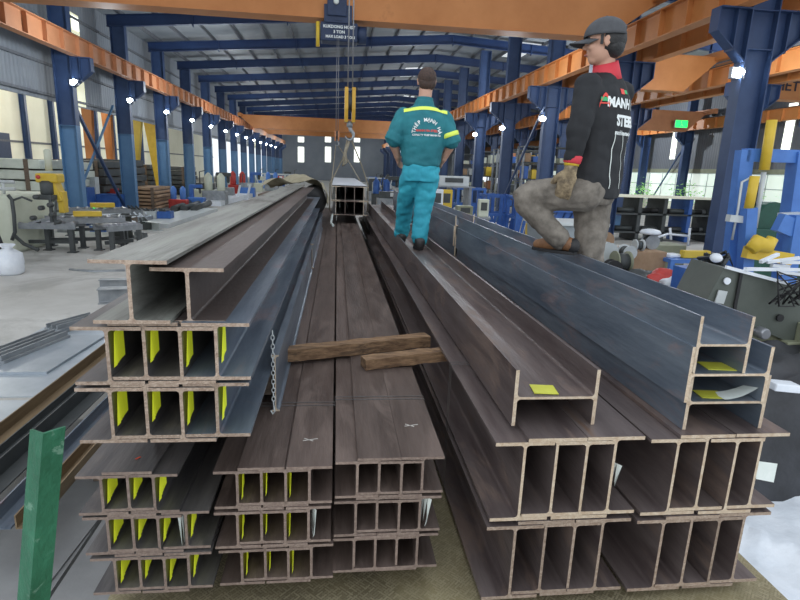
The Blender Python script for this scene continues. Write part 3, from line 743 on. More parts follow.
# right outer wall with window band
mb = MB(); mb.box2((X4, 14, 3.55), (X4 + .1, Y1, 9.9)); struct('wall_right_upper', mb, M_cladd)
mb = MB(); mb.box2((X4, 14, 0), (X4 + .1, Y1, .9)); struct('wall_right_lower', mb, M_cream)
mb = MB(); mb.box2((X4 - .02, 14, 3.3), (X4 + .12, Y1, 3.6)); struct('trim_41', mb, M_oliveb)
for k in range(11):
    n0 += 1; y = 18 + 6 * k; mb = MB(); mb.box2((X4 + .04, y, .9), (X4 + .06, y + 6, 3.3))
    w = struct(f'window_{n0}', mb, M_glow3)
    mb = MB()
    for zz in (.9, 2.3, 3.24): mb.box2((X4 + .0, y, zz), (X4 + .04, y + 6, zz + .06))
    for yy in (0, 2, 4): mb.box2((X4 + .0, y + yy, .9), (X4 + .04, y + yy + .06, 3.3))
    part('window_frame', mb, M_lgrey, w)
    if k % 2 == 0:
        n0 += 1; mb = MB(); mb.box2((X4 - .03, y + 2.6, 4.4), (X4 - .0, y + 3.3, 7.6)); struct(f'window_{n0}', mb, M_glow)
# plants inside the window wall
for k, (px, py) in enumerate(((637, 212), (652, 209), (676, 211), (705, 214))):
    P_ = at(px, py - 6, 38 + 2 * k); mb = MB(); rr = random.Random(k)
    y = [51, 45, 39, 33][k]; P_ = Vector((X4 - 2.2, y, 1.2))
    t = thing('leafy_shrub', ('light green leafy shrub before the right windows, ' + ('leftmost', 'second from left', 'third from left', 'rightmost')[k]), 'plant', (P_.x, y, 0), 'leafy shrubs before the right windows')
    mb.tube([(P_.x, y, 0), (P_.x + .05, y, 1.2), (P_.x, y + .1, 1.9)], [.06, .04, .02], 6); part('stem', mb, M_woodd, t)
    mb = MB()
    for i in range(240):
        d = Vector((rr.gauss(0, .5), rr.gauss(0, .6), rr.gauss(0, .45))); c = P_ + Vector((0, 0, .4)) + d
        c.z = max(.3, c.z)
        a = rr.random() * 6.28; s_ = .13
        u = Vector((math.cos(a), math.sin(a), rr.uniform(-.5, .5))) * s_; v = Vector((-math.sin(a), math.cos(a), rr.uniform(-.6, .6))) * s_ * .45
        mb.quad([c - u, c - v, c + u, c + v])
    part('foliage', mb, M_leaf, t)
# exit sign
p = at(681, 124, 39.2)
t = thing('exit_sign', 'small glowing green exit light in front of the far orange crane', 'sign', (p.x, p.y, p.z - .3)); mb = MB()
mb.box((p.x, p.y, p.z), (1.0, .12, .55), bev=.03); part('housing', mb, M_lgrey, t); mb = MB(); mb.box((p.x, p.y - .07, p.z), (.92, .02, .47)); part('sign_face', mb, M_exit, t)
mb = MB(); mb.blob((p.x - .05, p.y - .09, p.z + .14), .05, 1); mb.bar((p.x - .05, p.y - .09, p.z + .1), (p.x + .02, p.y - .09, p.z - .05), .07, .02); mb.bar((p.x + .02, p.y - .09, p.z - .05), (p.x + .13, p.y - .09, p.z - .16), .04, .02); mb.bar((p.x + .02, p.y - .09, p.z - .05), (p.x - .1, p.y - .09, p.z - .16), .04, .02); part('running_figure', mb, M_txtw, t)

# ---- lamps on the columns
def make_lamp(x, y, z, s, label, group):
    t = thing('floodlight', label, 'lamp', (x, y, z), group)
    mb = MB(); mb.box((x, y + .06, z), (.34, .10, .26), bev=.02); mb.bar((x, y + .1, z), (x - s * .35, y + .25, z + .05), .04, .04); part('housing', mb, M_alu, t)
    mb = MB(); mb.blob((x, y - .02, z), (.13, .05, .11), 2); part('lens', mb, M_lamp, t)
    return t
gl, gr = 'floodlights along the left columns', 'floodlights along the right columns'
ll = make_lamp(-10.15, 23.9, 5.5, 1, 'bright floodlight on the left columns, nearest', gl)
for k in range(1, 13): copy_thing(ll, (-10.15, 23.9 + 6 * k, 5.5), f'bright floodlight on the left columns, {ORD[k]} along', gl)
lr = make_lamp(8.95, 12.3, 5.1, -1, 'bright floodlight on the big near right column', gr)
for k in range(1, 13): copy_thing(lr, (8.95, 12.3 + 6.1 * k, 5.1), f'bright floodlight on the right columns, {ORD[k]} from the big column', gr)
def pl(name, loc, e, r=.12, col=(.88, .95, 1)):
    l = bpy.data.lights.new(name, 'POINT'); l.energy = e; l.shadow_soft_size = r; l.color = col
    o = bpy.data.objects.new(name, l); COL.objects.link(o); o.location = loc; return o
for k in range(9):
    pl('floodlight_fill', (-7.6, 21 + 12 * k, 6.2), 330, .3); pl('floodlight_fill', (6.4, 21.5 + 12 * k, 6.2), 330, .3)  # added fill lights, set inward and apart from the floodlight fittings
pl('bay_light', (13, 18, 6.2), 350, .3); pl('bay_light', (22, 26, 7.2), 1200, .2); pl('bay_light', (22, 46, 7.2), 1500, .2); pl('bay_light', (12.5, 34, 7.2), 600, .2)  # free-hanging point lights for the side bays, no lamp fittings there
for k in range(4): pl('bay_light', (-18, 28 + 14 * k, 7.0), 900, .3, (1, .98, .9))

# ---- cross bracing between left columns, right columns
gBr = 'steel cross braces between the columns'
def brace(a, b, label, w=.12, m=M_colblue):
    mb = MB(); mb.bar(a, b, w, w); return tag(part('cross_brace', mb, m), label, 'brace', gBr)
brace((-10.75, 24.3, 5.6), (-10.75, 29.7, .4), 'dark steel brace between the two nearest left columns, falling away from the camera')
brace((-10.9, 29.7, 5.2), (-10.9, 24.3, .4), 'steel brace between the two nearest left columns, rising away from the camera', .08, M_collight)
brace((8.9, 24.3, 5.6), (8.9, 30.4, .4), 'thin dark brace on the right columns left of the worker in black', .09)
brace((X4 - .3, 42.5, 6), (X4 - .3, 47.5, .05), 'thin brace in front of the right windows', .09)

# ------------------------------------------------------------------ people
def remeshed(name, mb, voxel, m, parent, smooth=4, fold=0., fscale=9., seed=0, amp_fn=None):
    me = bpy.data.meshes.new('tmp'); bmesh.ops.recalc_face_normals(mb.bm, faces=mb.bm.faces); mb.bm.to_mesh(me); mb.bm.free()
    o = bpy.data.objects.new('tmp', me); COL.objects.link(o)
    r = o.modifiers.new('r', 'REMESH'); r.mode = 'VOXEL'; r.voxel_size = voxel
    s = o.modifiers.new('s', 'SMOOTH'); s.iterations = smooth; s.factor = .5
    dg = bpy.context.evaluated_depsgraph_get(); nm = bpy.data.meshes.new_from_object(o.evaluated_get(dg)); nm.name = name
    bpy.data.objects.remove(o)
    if fold:
        ns = [v.normal.copy() for v in nm.vertices]
        for v, n_ in zip(nm.vertices, ns):
            c = v.co
            d = abs(noise.noise(Vector((c.x * fscale + seed, c.y * fscale, c.z * fscale * 1.7)))) - .25 + .5 * noise.noise(Vector((c.x * fscale * 2 + 5, c.y * fscale * 2 + seed, c.z * fscale * 3)))
            v.co = c + n_ * d * fold * (amp_fn(c) if amp_fn else 1)
    bv = BVHTree.FromPolygons([v.co.copy() for v in nm.vertices], [tuple(p.vertices) for p in nm.polygons])
    loc = WLOC[parent.name] if parent is not None else Vector((0, 0, 0))
    nm.transform(Matrix.Translation(-loc))
    nm.materials.clear(); nm.materials.append(m)
    for p in nm.polygons: p.use_smooth = True
    ob = bpy.data.objects.new(name, nm); COL.objects.link(ob)
    if parent is not None: ob.parent = parent
    WLOC[ob.name] = loc
    return ob, bv
def chain(mb, pts, rs, n=14):
    # densified smooth tube with rounded ends
    pts = [Vector(p) for p in pts]; P_, R_ = [], []
    for i in range(len(pts) - 1):
        p0 = pts[max(i - 1, 0)]; p1 = pts[i]; p2 = pts[i + 1]; p3 = pts[min(i + 2, len(pts) - 1)]
        for k in range(4):
            t = k / 4; a = .5 * ((2 * p1) + (p2 - p0) * t + (2 * p0 - 5 * p1 + 4 * p2 - p3) * t * t + (3 * p1 - p0 - 3 * p2 + p3) * t ** 3)
            P_.append(a); R_.append(rs[i] * (1 - t) + rs[i + 1] * t)
    P_.append(pts[-1]); R_.append(rs[-1])
    mb.tube(P_, R_, n)
    mb.blob(P_[0], R_[0] * 1.0, 2); mb.blob(P_[-1], R_[-1] * 1.0, 2)
def torso(mb, secs, side, fwd, n=20):
    rings = []
    for (c, rx, ry) in secs:
        c = Vector(c); rings.append([mb.bm.verts.new(c + side * rx * math.copysign(abs(math.cos(a)) ** .85, math.cos(a)) + fwd * ry * math.copysign(abs(math.sin(a)) ** .85, math.sin(a))) for a in [2 * PI * k / n for k in range(n)]])
    for a, b in zip(rings, rings[1:]):
        for k in range(n): mb.bm.faces.new((a[k], a[(k + 1) % n], b[(k + 1) % n], b[k]))
    mb.bm.faces.new(rings[0][::-1]); mb.bm.faces.new(rings[-1])
def hand(mb, wrist, d, nrm, thumb, s=1., curl=.5, grow=0.):
    """wrist point, direction of the fingers d, back-of-hand normal nrm, thumb side vector"""
    d = d.normalized(); th = (thumb - d * thumb.dot(d)).normalized(); nrm = (nrm - d * nrm.dot(d) - th * nrm.dot(th)).normalized()
    g = grow
    c = wrist + d * .05 * s
    M_ = Matrix((th, d, nrm)).transposed().to_4x4()
    q = bmesh.ops.create_icosphere(mb.bm, subdivisions=2, radius=1, matrix=Matrix.Translation(c) @ M_ @ Matrix.Diagonal(((.040 + g) * s, (.052 + g) * s, (.017 + g) * s, 1)))
    chain(mb, [wrist - d * .03, wrist, wrist + d * .03], [.026 + g, .025 + g, .026 + g], 10)
    for k, (off, ln) in enumerate(((.027, .070), (.009, .078), (-.009, .073), (-.026, .058))):
        base = wrist + d * .088 * s + th * off * s; p = base.copy(); dirv = d.copy(); pts = [base - d * .03 * s, base]
        for j, f_ in enumerate((.45, .32, .23)):
            a = curl * (.55 + .35 * j) + .06 * k
            dirv = (dirv * math.cos(a) - nrm * math.sin(a)).normalized() if j == 0 else (Matrix.Rotation(-a, 3, th) @ dirv if (Matrix.Rotation(-a, 3, th) @ dirv).dot(nrm) < dirv.dot(nrm) else Matrix.Rotation(a, 3, th) @ dirv)
            p = p + dirv * ln * f_ * s; pts.append(p.copy())
        chain(mb, pts, [(.0095 + g) * s, (.009 + g) * s, (.0085 + g) * s, (.008 + g) * s, (.0068 + g) * s], 8)
    b = wrist + d * .03 * s + th * .028 * s
    chain(mb, [wrist + d * .015 * s, b, b + (th * .7 + d * .7 - nrm * .25) * .034 * s, b + (th * .7 + d * 1.0 - nrm * .5) * .058 * s], [(.014 + g) * s, (.013 + g) * s, (.010 + g) * s, (.008 + g) * s], 8)
def headshape(mb, c, fwd, up=Vector((0, 0, 1)), s=1.):
    fwd = fwd.normalized(); side = fwd.cross(up).normalized(); up = side.cross(fwd)
    M_ = Matrix((side, fwd, up)).transposed().to_4x4()
    def b(x, y, z, rx, ry, rz):
        bmesh.ops.create_icosphere(mb.bm, subdivisions=3 if rx > .03 else 2, radius=1, matrix=Matrix.Translation(Vector(c) + (side * x + fwd * y + up * z) * s) @ M_ @ Matrix.Diagonal((rx * s, ry * s, rz * s, 1)))
    b(0, -.005, .025, .076, .094, .092); b(0, .018, -.03, .062, .070, .075); b(0, .050, -.078, .034, .030, .028)   # skull, jaw, chin
    b(0, .078, .022, .05, .014, .012); b(0, .098, -.018, .012, .016, .013); b(0, .090, .004, .009, .014, .024)       # brow, nose
    b(0, .083, -.050, .024, .010, .006); b(0, .081, -.061, .020, .009, .006)
    for q in (-1, 1): b(q * .034, .068, -.020, .022, .02, .022); b(q * .076, -.004, -.004, .007, .018, .030); b(q * .080, -.012, .012, .006, .012, .014)
    return side, fwd, up
def project(parent, bv, pts_faces_me, name, m, d, off=.004, world=Vector((0, 0, 0))):
    """lay a flat mesh (world coordinates) onto a clothed surface by casting along d"""
    me = pts_faces_me
    for v in me.vertices:
        h = bv.ray_cast(v.co - d * .5, d, 1.2)
        v.co = (h[0] - d * off) if h[0] is not None else v.co
    me.materials.clear(); me.materials.append(m); me.transform(Matrix.Translation(-WLOC[parent.name]))
    o = bpy.data.objects.new(name, me); COL.objects.link(o); o.parent = parent; WLOC[o.name] = WLOC[parent.name]; return o
def grid_me(fn, nu, nv):
    me = bpy.data.meshes.new('strip'); vs = [fn(i / (nu - 1), j / (nv - 1)) for i in range(nu) for j in range(nv)]
    fs = [(i * nv + j, (i + 1) * nv + j, (i + 1) * nv + j + 1, i * nv + j + 1) for i in range(nu - 1) for j in range(nv - 1)]
    me.from_pydata(vs, [], fs); me.update(); return me
def letters(body, size, m, origin, ux, uz, bold=0.):
    me = text_mesh(body, size, m, 'lettering', extr=0, bold=bold)
    for v in me.vertices: v.co = Vector(origin) + ux * v.co.x + uz * v.co.y
    return me

# ---- worker in teal, back to the camera
V = Vector
def worker_teal():
    g = thing('person', 'person in teal workwear with lime shoulder stripe standing on the flat H beam, back turned', 'person', (.76, 5.2, 1.963))
    fw = V((.05, 1, 0)).normalized(); side = V((1, -.05, 0)).normalized(); up = V((0, 0, 1))
    hc_ = V((.795, 5.22, 3.475))
    eL, eR = V((.500, 5.17, 2.955)), V((1.045, 5.17, 2.955)); wL, wR = V((.565, 5.29, 2.80)), V((.985, 5.27, 2.79))
    mb = MB()
    headshape(mb, hc_, V((.12, 1, -.12)), s=1.04)
    chain(mb, [(.775, 5.19, 3.24), (.78, 5.19, 3.33), (.79, 5.205, 3.43)], [.075, .060, .060])
    torso(mb, [((.77, 5.2, 2.64), .15, .10), ((.77, 5.2, 2.80), .15, .10), ((.77, 5.2, 3.05), .175, .11), ((.775, 5.2, 3.18), .17, .09), ((.775, 5.2, 3.26), .09, .07)], side, fw)
    for s, e, w_ in ((V((.60, 5.19, 3.18)), eL, wL), (V((.955, 5.19, 3.18)), eR, wR)):
        chain(mb, [s, (s + e) / 2, e, (e * .5 + w_ * .5), w_], [.055, .048, .042, .038, .027])
    hand(mb, wL, V((.25, .75, -.5)), V((-.9, .2, .1)), V((.2, .3, .9)), 1., .7); hand(mb, wR, V((-.25, .75, -.5)), V((.9, .2, .1)), V((-.2, .3, .9)), 1., .7)
    hipL, kL, aL = V((.69, 5.2, 2.64)), V((.668, 5.42, 2.36)), V((.668, 5.60, 2.075)); hipR, kR, aR = V((.85, 5.2, 2.64)), V((.815, 5.21, 2.33)), V((.785, 5.17, 2.075))
    for a_, b_, c_ in ((hipL, kL, aL), (hipR, kR, aR)): chain(mb, [a_, (a_ + b_) / 2, b_, (b_ + c_) / 2, c_], [.085, .07, .055, .052, .038])
    b, _ = remeshed('body', mb, .0065, M_skin, g, 3)
    # hair
    mb = MB(); M_ = Matrix.Translation(hc_ + V((0, -.012, .030))) @ Matrix.Diagonal((.084, .101, .094, 1)); bmesh.ops.create_icosphere(mb.bm, subdivisions=4, radius=1, matrix=M_)
    M_ = Matrix.Translation(hc_ + V((0, -.045, -.018))) @ Matrix.Diagonal((.077, .06, .07, 1)); bmesh.ops.create_icosphere(mb.bm, subdivisions=3, radius=1, matrix=M_)
    bmesh.ops.delete(mb.bm, geom=[v for v in mb.bm.verts if v.co.y > hc_.y + .055 and v.co.z < hc_.z + .05 or v.co.z < hc_.z - .078], context='VERTS')
    for v in mb.bm.verts: v.co += noise.noise_vector(v.co * 60) * .0035
    for f in mb.bm.faces: f.smooth = True
    part('hair', mb, M_hair, b)
    for q in (-1, 1):
        mb = MB(); mb.blob(hc_ + V((q * .031, .088, .012)), .011, 2); part('eye', mb, M_eye, b)
    # jacket
    mb = MB()
    torso(mb, [((.775, 5.2, 2.735), .172, .13), ((.775, 5.2, 2.76), .178, .135), ((.777, 5.2, 2.90), .200, .145), ((.775, 5.195, 3.08), .216, .145), ((.777, 5.19, 3.17), .210, .125), ((.777, 5.19, 3.235), .155, .10), ((.778, 5.19, 3.27), .095, .085), ((.78, 5.19, 3.315), .077, .077)], side, fw)
    for s, e in ((V((.592, 5.19, 3.175)), eL), (V((.965, 5.19, 3.175)), eR)):
        chain(mb, [s, (s * .5 + e * .5), e + (s - e) * .05], [.077, .080, .074])
        d_ = (e - s).normalized(); mb.tube([e - d_ * .055, e - d_ * .05, e + d_ * .015, e + d_ * .02], [.070, .082, .084, .07], 14)
    j, bv = remeshed('jacket', mb, .0085, M_teal, g, 4, fold=.014, fscale=6, seed=3)
    mb = MB(); mb.tube([(.779, 5.185, 3.27), (.782, 5.19, 3.335)], [(.080, .082), (.070, .072)], 18, caps=False); q = part('collar', mb, M_teal, j, sm=True)
    d = V((0, 1, 0))
    me = grid_me(lambda u, v: V((.585 + .395 * u, 5.0, 3.196 + .030 * v + .028 * math.sin(PI * u))), 40, 4); project(j, bv, me, 'reflective_stripe', M_tape, d)
    for (e, s) in ((eR, V((.965, 5.19, 3.175))),):
        d_ = (s - e).normalized(); mb = MB(); mb.tube([e + d_ * .050, e + d_ * .055, e + d_ * .085, e + d_ * .09], [.082, .087, .088, .082], 20); part('sleeve_stripe', mb, M_tape, j)
    ux = V((1, 0, 0)); uz = V((0, 0, 1)); cx, cz, R0 = .792, 3.018, .118
    txt = 'THÉP MẠNH HÀ'
    for k, chh in enumerate(txt):
        if chh == ' ': continue
        a = math.radians(172 - 164 * k / (len(txt) - 1)); c = V((cx + R0 * math.cos(a), 5.0, cz + R0 * math.sin(a)))
        uu = V((math.sin(a), 0, -math.cos(a))); vv = V((math.cos(a), 0, math.sin(a)))
        project(j, bv, letters(chh, .042, M_txtw, c, uu, vv, .0016), 'lettering', M_txtw, d)
    project(j, bv, letters('MANH HA STEEL', .027, M_txtr, (cx, 5.0, 3.043), ux, uz, .001), 'lettering', M_txtr, d)
    project(j, bv, letters('CONG TY THEP MANH HA', .0215, M_txtw, (cx, 5.0, 3.005), ux, uz, .001), 'lettering', M_txtw, d)
    # trousers
    mb = MB()
    torso(mb, [((.77, 5.2, 2.60), .165, .135), ((.77, 5.2, 2.68), .178, .14), ((.775, 5.2, 2.76), .168, .125)], side, fw)
    for a_, b_, c_ in ((hipL, kL, aL), (hipR, kR, aR)): chain(mb, [a_ + V((0, 0, .02)), (a_ + b_) / 2, b_, (b_ + c_) / 2, c_, c_ + V((0, 0, -.01))], [.102, .100, .086, .080, .078, .070])
    remeshed('trousers', mb, .0085, M_tealt, g, 3, fold=.020, fscale=6.5, seed=8)
    for (x, y, z) in ((.664, 5.62, 1.9645), (.785, 5.19, 1.9645)):
        mb = MB(); chain(mb, [(x, y - .07, z + .05), (x, y - .065, z + .085), (x, y + .0, z + .07), (x, y + .09, z + .05), (x + .005, y + .16, z + .04)], [.046, .05, .054, .048, .036]); 
        for v in mb.bm.verts: v.co.z = max(v.co.z, z + .002)
        s_, _ = remeshed('shoe', mb, .007, M_shoe, g, 2)
        mb = MB(); mb.prism([(x + .047 * math.cos(a), y + .035 + .125 * math.sin(a)) for a in [2 * PI * k / 18 for k in range(18)]], z, z + .018, 'Z'); part('sole', mb, M_black, s_)
worker_teal()

# ---- worker in black polo, one foot up on the top beam
def worker_black():
    g = thing('person', 'person in black polo, cap and grey jeans, one foot up on the top beam', 'person', (1.50, 3.05, 1.853))
    fw = V((-.60, .80, 0)).normalized(); side = V((.80, .60, 0)).normalized(); left = -side; up = V((0, 0, 1))
    hc_ = V((1.405, 3.02, 3.392)); hf = V((-.93, .34, -.05)).normalized()
    TC = V((1.452, 3.06, 0))
    sN = V((1.310, 2.955, 3.165)); eN = V((1.262, 2.895, 2.95)); wN = V((1.238, 2.90, 2.735))
    sF = V((1.600, 3.165, 3.165)); eF = V((1.60, 3.27, 2.93)); wF = V((1.48, 3.38, 2.76))
    hN, kN, aN = V((1.375, 2.98, 2.615)), V((1.040, 3.06, 2.575)), V((1.262, 3.00, 2.350))
    hF, kF, aF = V((1.485, 3.11, 2.60)), V((1.465, 3.03, 2.25)), V((1.548, 3.05, 1.94))
    mb = MB()
    headshape(mb, hc_, hf, s=1.0)
    chain(mb, [(1.452, 3.05, 3.22), (1.435, 3.04, 3.28), (1.415, 3.03, 3.35)], [.065, .052, .052])
    def T(z, rx, ry, dx=0): return (TC + V((dx, 0, z)), rx, ry)
    torso(mb, [T(2.58, .14, .10, -.02), T(2.80, .14, .095), T(3.02, .165, .105), T(3.15, .16, .085), T(3.22, .09, .07)], side, fw)
    for s, e, w_ in ((sN, eN, wN), (sF, eF, wF)): chain(mb, [s, (s + e) / 2, e, (e + w_) / 2, w_], [.05, .045, .04, .036, .026])
    hand(mb, wF, V((-.5, .5, -.7)), V((0, 1, .3)), V((-.7, -.5, 0)), 1., .5)
    hand(mb, wN, V((-.22, .02, -1)), V((-.5, -.85, .1)), V((-.8, .5, 0)), .95, .6)
    for a_, b_, c_ in ((hN, kN, aN), (hF, kF, aF)): chain(mb, [a_, (a_ + b_) / 2, b_, (b_ + c_) / 2, c_], [.08, .068, .054, .05, .036])
    b, _ = remeshed('body', mb, .006, M_skin, g, 3)
    sd = hf.cross(up).normalized(); hu = sd.cross(hf)
    B_ = Matrix((sd, hf, hu)).transposed().to_4x4()
    for q in (-1, 1):
        mb = MB(); mb.blob(hc_ + sd * q * .030 + hf * .082 + hu * .004, .010, 2); e_ = part('eye', mb, M_eye, b)
        mb = MB(); mb.blob(hc_ + sd * q * .030 + hf * .0895 + hu * .004, .005, 1); part('iris', mb, M_black, b)
        mb = MB(); mb.bar(hc_ + sd * q * .018 + hf * .092 + hu * .022, hc_ + sd * q * .048 + hf * .082 + hu * .024, .006, .006); part('eyebrow', mb, M_hairk, b)
    mb = MB(); mb.blob(hc_ + hf * .090 - hu * .055, (.010, .018, .006), 2); part('lips', mb, M_lip, b)
    # hair below the cap
    mb = MB(); bmesh.ops.create_icosphere(mb.bm, subdivisions=4, radius=1, matrix=Matrix.Translation(hc_ - hf * .018 + hu * .018) @ B_ @ Matrix.Diagonal((.082, .092, .088, 1)))
    bmesh.ops.create_icosphere(mb.bm, subdivisions=3, radius=1, matrix=Matrix.Translation(hc_ - hf * .042 - hu * .02) @ B_ @ Matrix.Diagonal((.072, .062, .060, 1)))
    bmesh.ops.delete(mb.bm, geom=[v for v in mb.bm.verts if ((v.co - hc_).dot(hf) > .012 and (v.co - hc_).dot(hu) < .06)], context='VERTS')
    for f in mb.bm.faces: f.smooth = True
    for v in mb.bm.verts: v.co += noise.noise_vector(v.co * 60) * .003
    part('hair', mb, M_hairk, b)
    for q in (-1, 1):
        mb = MB(); mb.bar(hc_ + sd * q * .079 + hf * .02 + hu * .03, hc_ + sd * q * .077 + hf * .022 - hu * .018, .014, .008); part('sideburn', mb, M_hairk, b)
    # cap
    cp = thing_child = None
    mb = MB()
    cc = hc_ + hu * .030 - hf * .004
    bmesh.ops.create_icosphere(mb.bm, subdivisions=4, radius=1, matrix=Matrix.Translation(cc) @ B_ @ Matrix.Diagonal((.094, .113, .100, 1)))
    bmesh.ops.delete(mb.bm, geom=[v for v in mb.bm.verts if (v.co - cc).dot(hu) < -.012 or ((v.co - cc).dot(hf) < -.088 and (v.co - cc).dot(hu) < .030 and abs((v.co - cc).dot(sd)) < .040)], context='VERTS')
    for f in mb.bm.faces: f.smooth = True
    cap = part('cap', mb, M_cap, g); cap.modifiers.new('t', 'SOLIDIFY').thickness = .004
    mb = MB(); rows_ = []
    for i in range(9):
        a = -1.15 + 2.3 * i / 8; row = []
        for j_ in range(5):
            t = j_ / 4; r1 = 1 + 0.0 * t
            p_ = cc + sd * math.sin(a) * (.088 + .0 * t) * (1 - .12 * t) + hf * (math.cos(a) * .10 + .085 * t * math.cos(a * .8)) + hu * (-.004 - .018 * t - .022 * (math.sin(a) ** 2))
            row.append(mb.bm.verts.new(p_))
        rows_.append(row)
    for i in range(8):
        for j_ in range(4): mb.bm.faces.new((rows_[i][j_], rows_[i + 1][j_], rows_[i + 1][j_ + 1], rows_[i][j_ + 1])).smooth = True
    br = part('brim', mb, M_cap, cap); br.modifiers.new('t', 'SOLIDIFY').thickness = .004
    mb = MB(); mb.blob(cc + hu * .100, (.009, .009, .005), 1); part('button', mb, M_cap, cap)
    # polo
    mb = MB()
    torso(mb, [T(2.585, .190, .138, -.015), T(2.62, .190, .140, -.012), T(2.80, .182, .128), T(3.0, .195, .135), T(3.12, .196, .120), T(3.19, .155, .095), T(3.225, .095, .08), T(3.25, .078, .075, -.01)], side, fw)
    chain(mb, [sN, (sN + eN) / 2, eN, (eN * .45 + wN * .55), wN + V((0, 0, .05))], [.074, .066, .060, .052, .043])
    chain(mb, [sF, (sF + eF) / 2, eF, (eF * .45 + wF * .55), wF + (eF - wF) * .2], [.074, .066, .060, .052, .043])
    j, bv = remeshed('polo_shirt', mb, .0075, M_blk, g, 4, fold=.013, fscale=6, seed=12)
    mb = MB(); mb.tube([(1.452, 3.052, 3.215), (1.446, 3.048, 3.25), (1.432, 3.04, 3.30)], [(.080, .082), (.072, .074), (.063, .066)], 20, caps=False); co_ = part('collar', mb, M_redc, j, sm=True)
    co_.modifiers.new('t', 'SOLIDIFY').thickness = .006; co_['label'] = 'red collar'
    for w_, e_ in ((wN, eN), (wF, eF)):
        d_ = (e_ - w_).normalized(); mb = MB(); mb.tube([w_ + d_ * .030, w_ + d_ * .035, w_ + d_ * .068, w_ + d_ * .073], [.040, .046, .049, .044], 16); q = part('cuff', mb, M_redc, j, sm=True); q['label'] = 'red cuff'
    # back print (casting along the facing direction)
    d = fw; ux = side; o0 = TC - fw * .4
    def bp(x, z): return o0 + side * x + V((0, 0, z))
    for body_, sz, x, z, m_, bo in (('MANH HA', .068, .02, 3.085, M_txtw, .003), ('STEEL', .075, .02, 2.995, M_txtw, .004), ('manhhasteel.vn', .032, .02, 2.935, M_txtw, .001)):
        project(j, bv, letters(body_, sz, m_, bp(x, z), ux, V((0, 0, 1)), bo), 'lettering', m_, d)
    me = grid_me(lambda u, v: bp(-.025 + .035 * u, 3.135 + .028 * v), 5, 5); project(j, bv, me, 'red_emblem', M_txtr, d)
    me = grid_me(lambda u, v: bp(.012 + .03 * u, 3.140 + .02 * v), 5, 5); project(j, bv, me, 'green_emblem', M_txtg, d)
    for x in (-.075, .035, .12):
        me = grid_me(lambda u, v: bp(x + .006 * u - .03 * v * (x > 0), 2.64 + .30 * v), 2, 14); project(j, bv, me, 'white_piping', M_tapes, d)
    # sleeve emblem on the near upper arm (cast away from the camera)
    dd = V((.25, .97, 0)).normalized(); q0 = V((1.285, 2.5, 3.11)); s1 = V((.97, -.25, 0))
    me = grid_me(lambda u, v: q0 + s1 * ((u - .5) * .055) + V((0, 0, (v - .5) * .018 + .012 - .03 * (u - .5) ** 2 * 8)), 8, 3); project(j, bv, me, 'red_emblem', M_txtr, dd)
    me = grid_me(lambda u, v: q0 + s1 * ((u - .5) * .048) + V((0, 0, (v - .5) * .020 - .012)), 8, 3); project(j, bv, me, 'green_emblem', M_txtg, dd)
    me = grid_me(lambda u, v: q0 + s1 * ((u - .5) * .055) + V((0, 0, (v - .5) * .007 - .032)), 8, 3); project(j, bv, me, 'red_emblem', M_txtr, dd)
    # jeans
    mb = MB()
    torso(mb, [T(2.55, .155, .125, -.03), T(2.60, .172, .13, -.025), T(2.68, .165, .12, -.01)], side, fw)
    chain(mb, [hN, (hN + kN) / 2, kN + V((.015, 0, .0)), (kN + aN) / 2 + V((-.005, 0, 0)), aN + V((0, 0, -.005))], [.108, .094, .076, .068, .060])
    chain(mb, [hF, (hF + kF) / 2, kF, (kF + aF) / 2, aF], [.112, .100, .080, .072, .066])
    jn, _ = remeshed('jeans', mb, .0075, M_jean, g, 3, fold=.011, fscale=9, seed=21)
    # shoes
    for k, (a_, b_, z) in enumerate(((V((1.318, 2.965, 0)), V((1.185, 3.130, 0)), 2.267), (V((1.558, 2.99, 0)), V((1.535, 3.22, 0)), 1.853))):
        dv = (b_ - a_).normalized(); mb = MB()
        chain(mb, [a_ + V((0, 0, z + .055)), a_ * .7 + b_ * .3 + V((0, 0, z + .06)), a_ * .35 + b_ * .65 + V((0, 0, z + .045)), b_ + V((0, 0, z + .034))], [.040, .044, .040, .030])
        for v in mb.bm.verts: v.co.z = max(v.co.z, z + .012)
        s_, _ = remeshed('shoe', mb, .006, M_sole, g, 2); s_['label'] = 'brown shoe'
        nn = V((-dv.y, dv.x, 0)); c_ = (a_ + b_) / 2; mb = MB()
        mb.prism([tuple((c_ + dv * .145 * math.cos(t) + nn * .042 * math.sin(t))[:2]) for t in [2 * PI * i / 18 for i in range(18)]], z, z + .018, 'Z'); part('sole', mb, M_black, s_)
        mb = MB(); mb.blob(a_ + V((0, 0, z + .05)) - dv * .015, (.036, .036, .045), 2); part('heel', mb, M_black, s_)
    # glove and wrist band on the near hand
    mb = MB(); hand(mb, wN, V((-.22, .02, -1)), V((-.5, -.85, .1)), V((-.8, .5, 0)), 1.12, .55, .005); chain(mb, [wN + V((.003, 0, .03)), wN - V((0, 0, .02))], [.036, .035], 12)
    gl_, _ = remeshed('work_glove', mb, .0052, M_glove, g, 2); gl_['label'] = 'brown camouflage work glove'
    mb = MB(); mb.tube([wN + V((.002, 0, .018)), wN + V((.002, 0, .02)), wN + V((.006, 0, .042)), wN + V((.006, 0, .044))], [.034, .0395, .041, .036], 16); q = part('wrist_band', mb, M_yellow, g, sm=True); q['label'] = 'yellow wrist band'
    mb = MB(); hand(mb, wF, V((-.5, .5, -.7)), V((0, 1, .3)), V((-.7, -.5, 0)), 1.12, .5, .005)
    gl_, _ = remeshed('work_glove', mb, .0052, M_glove, g, 2); gl_['label'] = 'brown camouflage work glove'
worker_black()

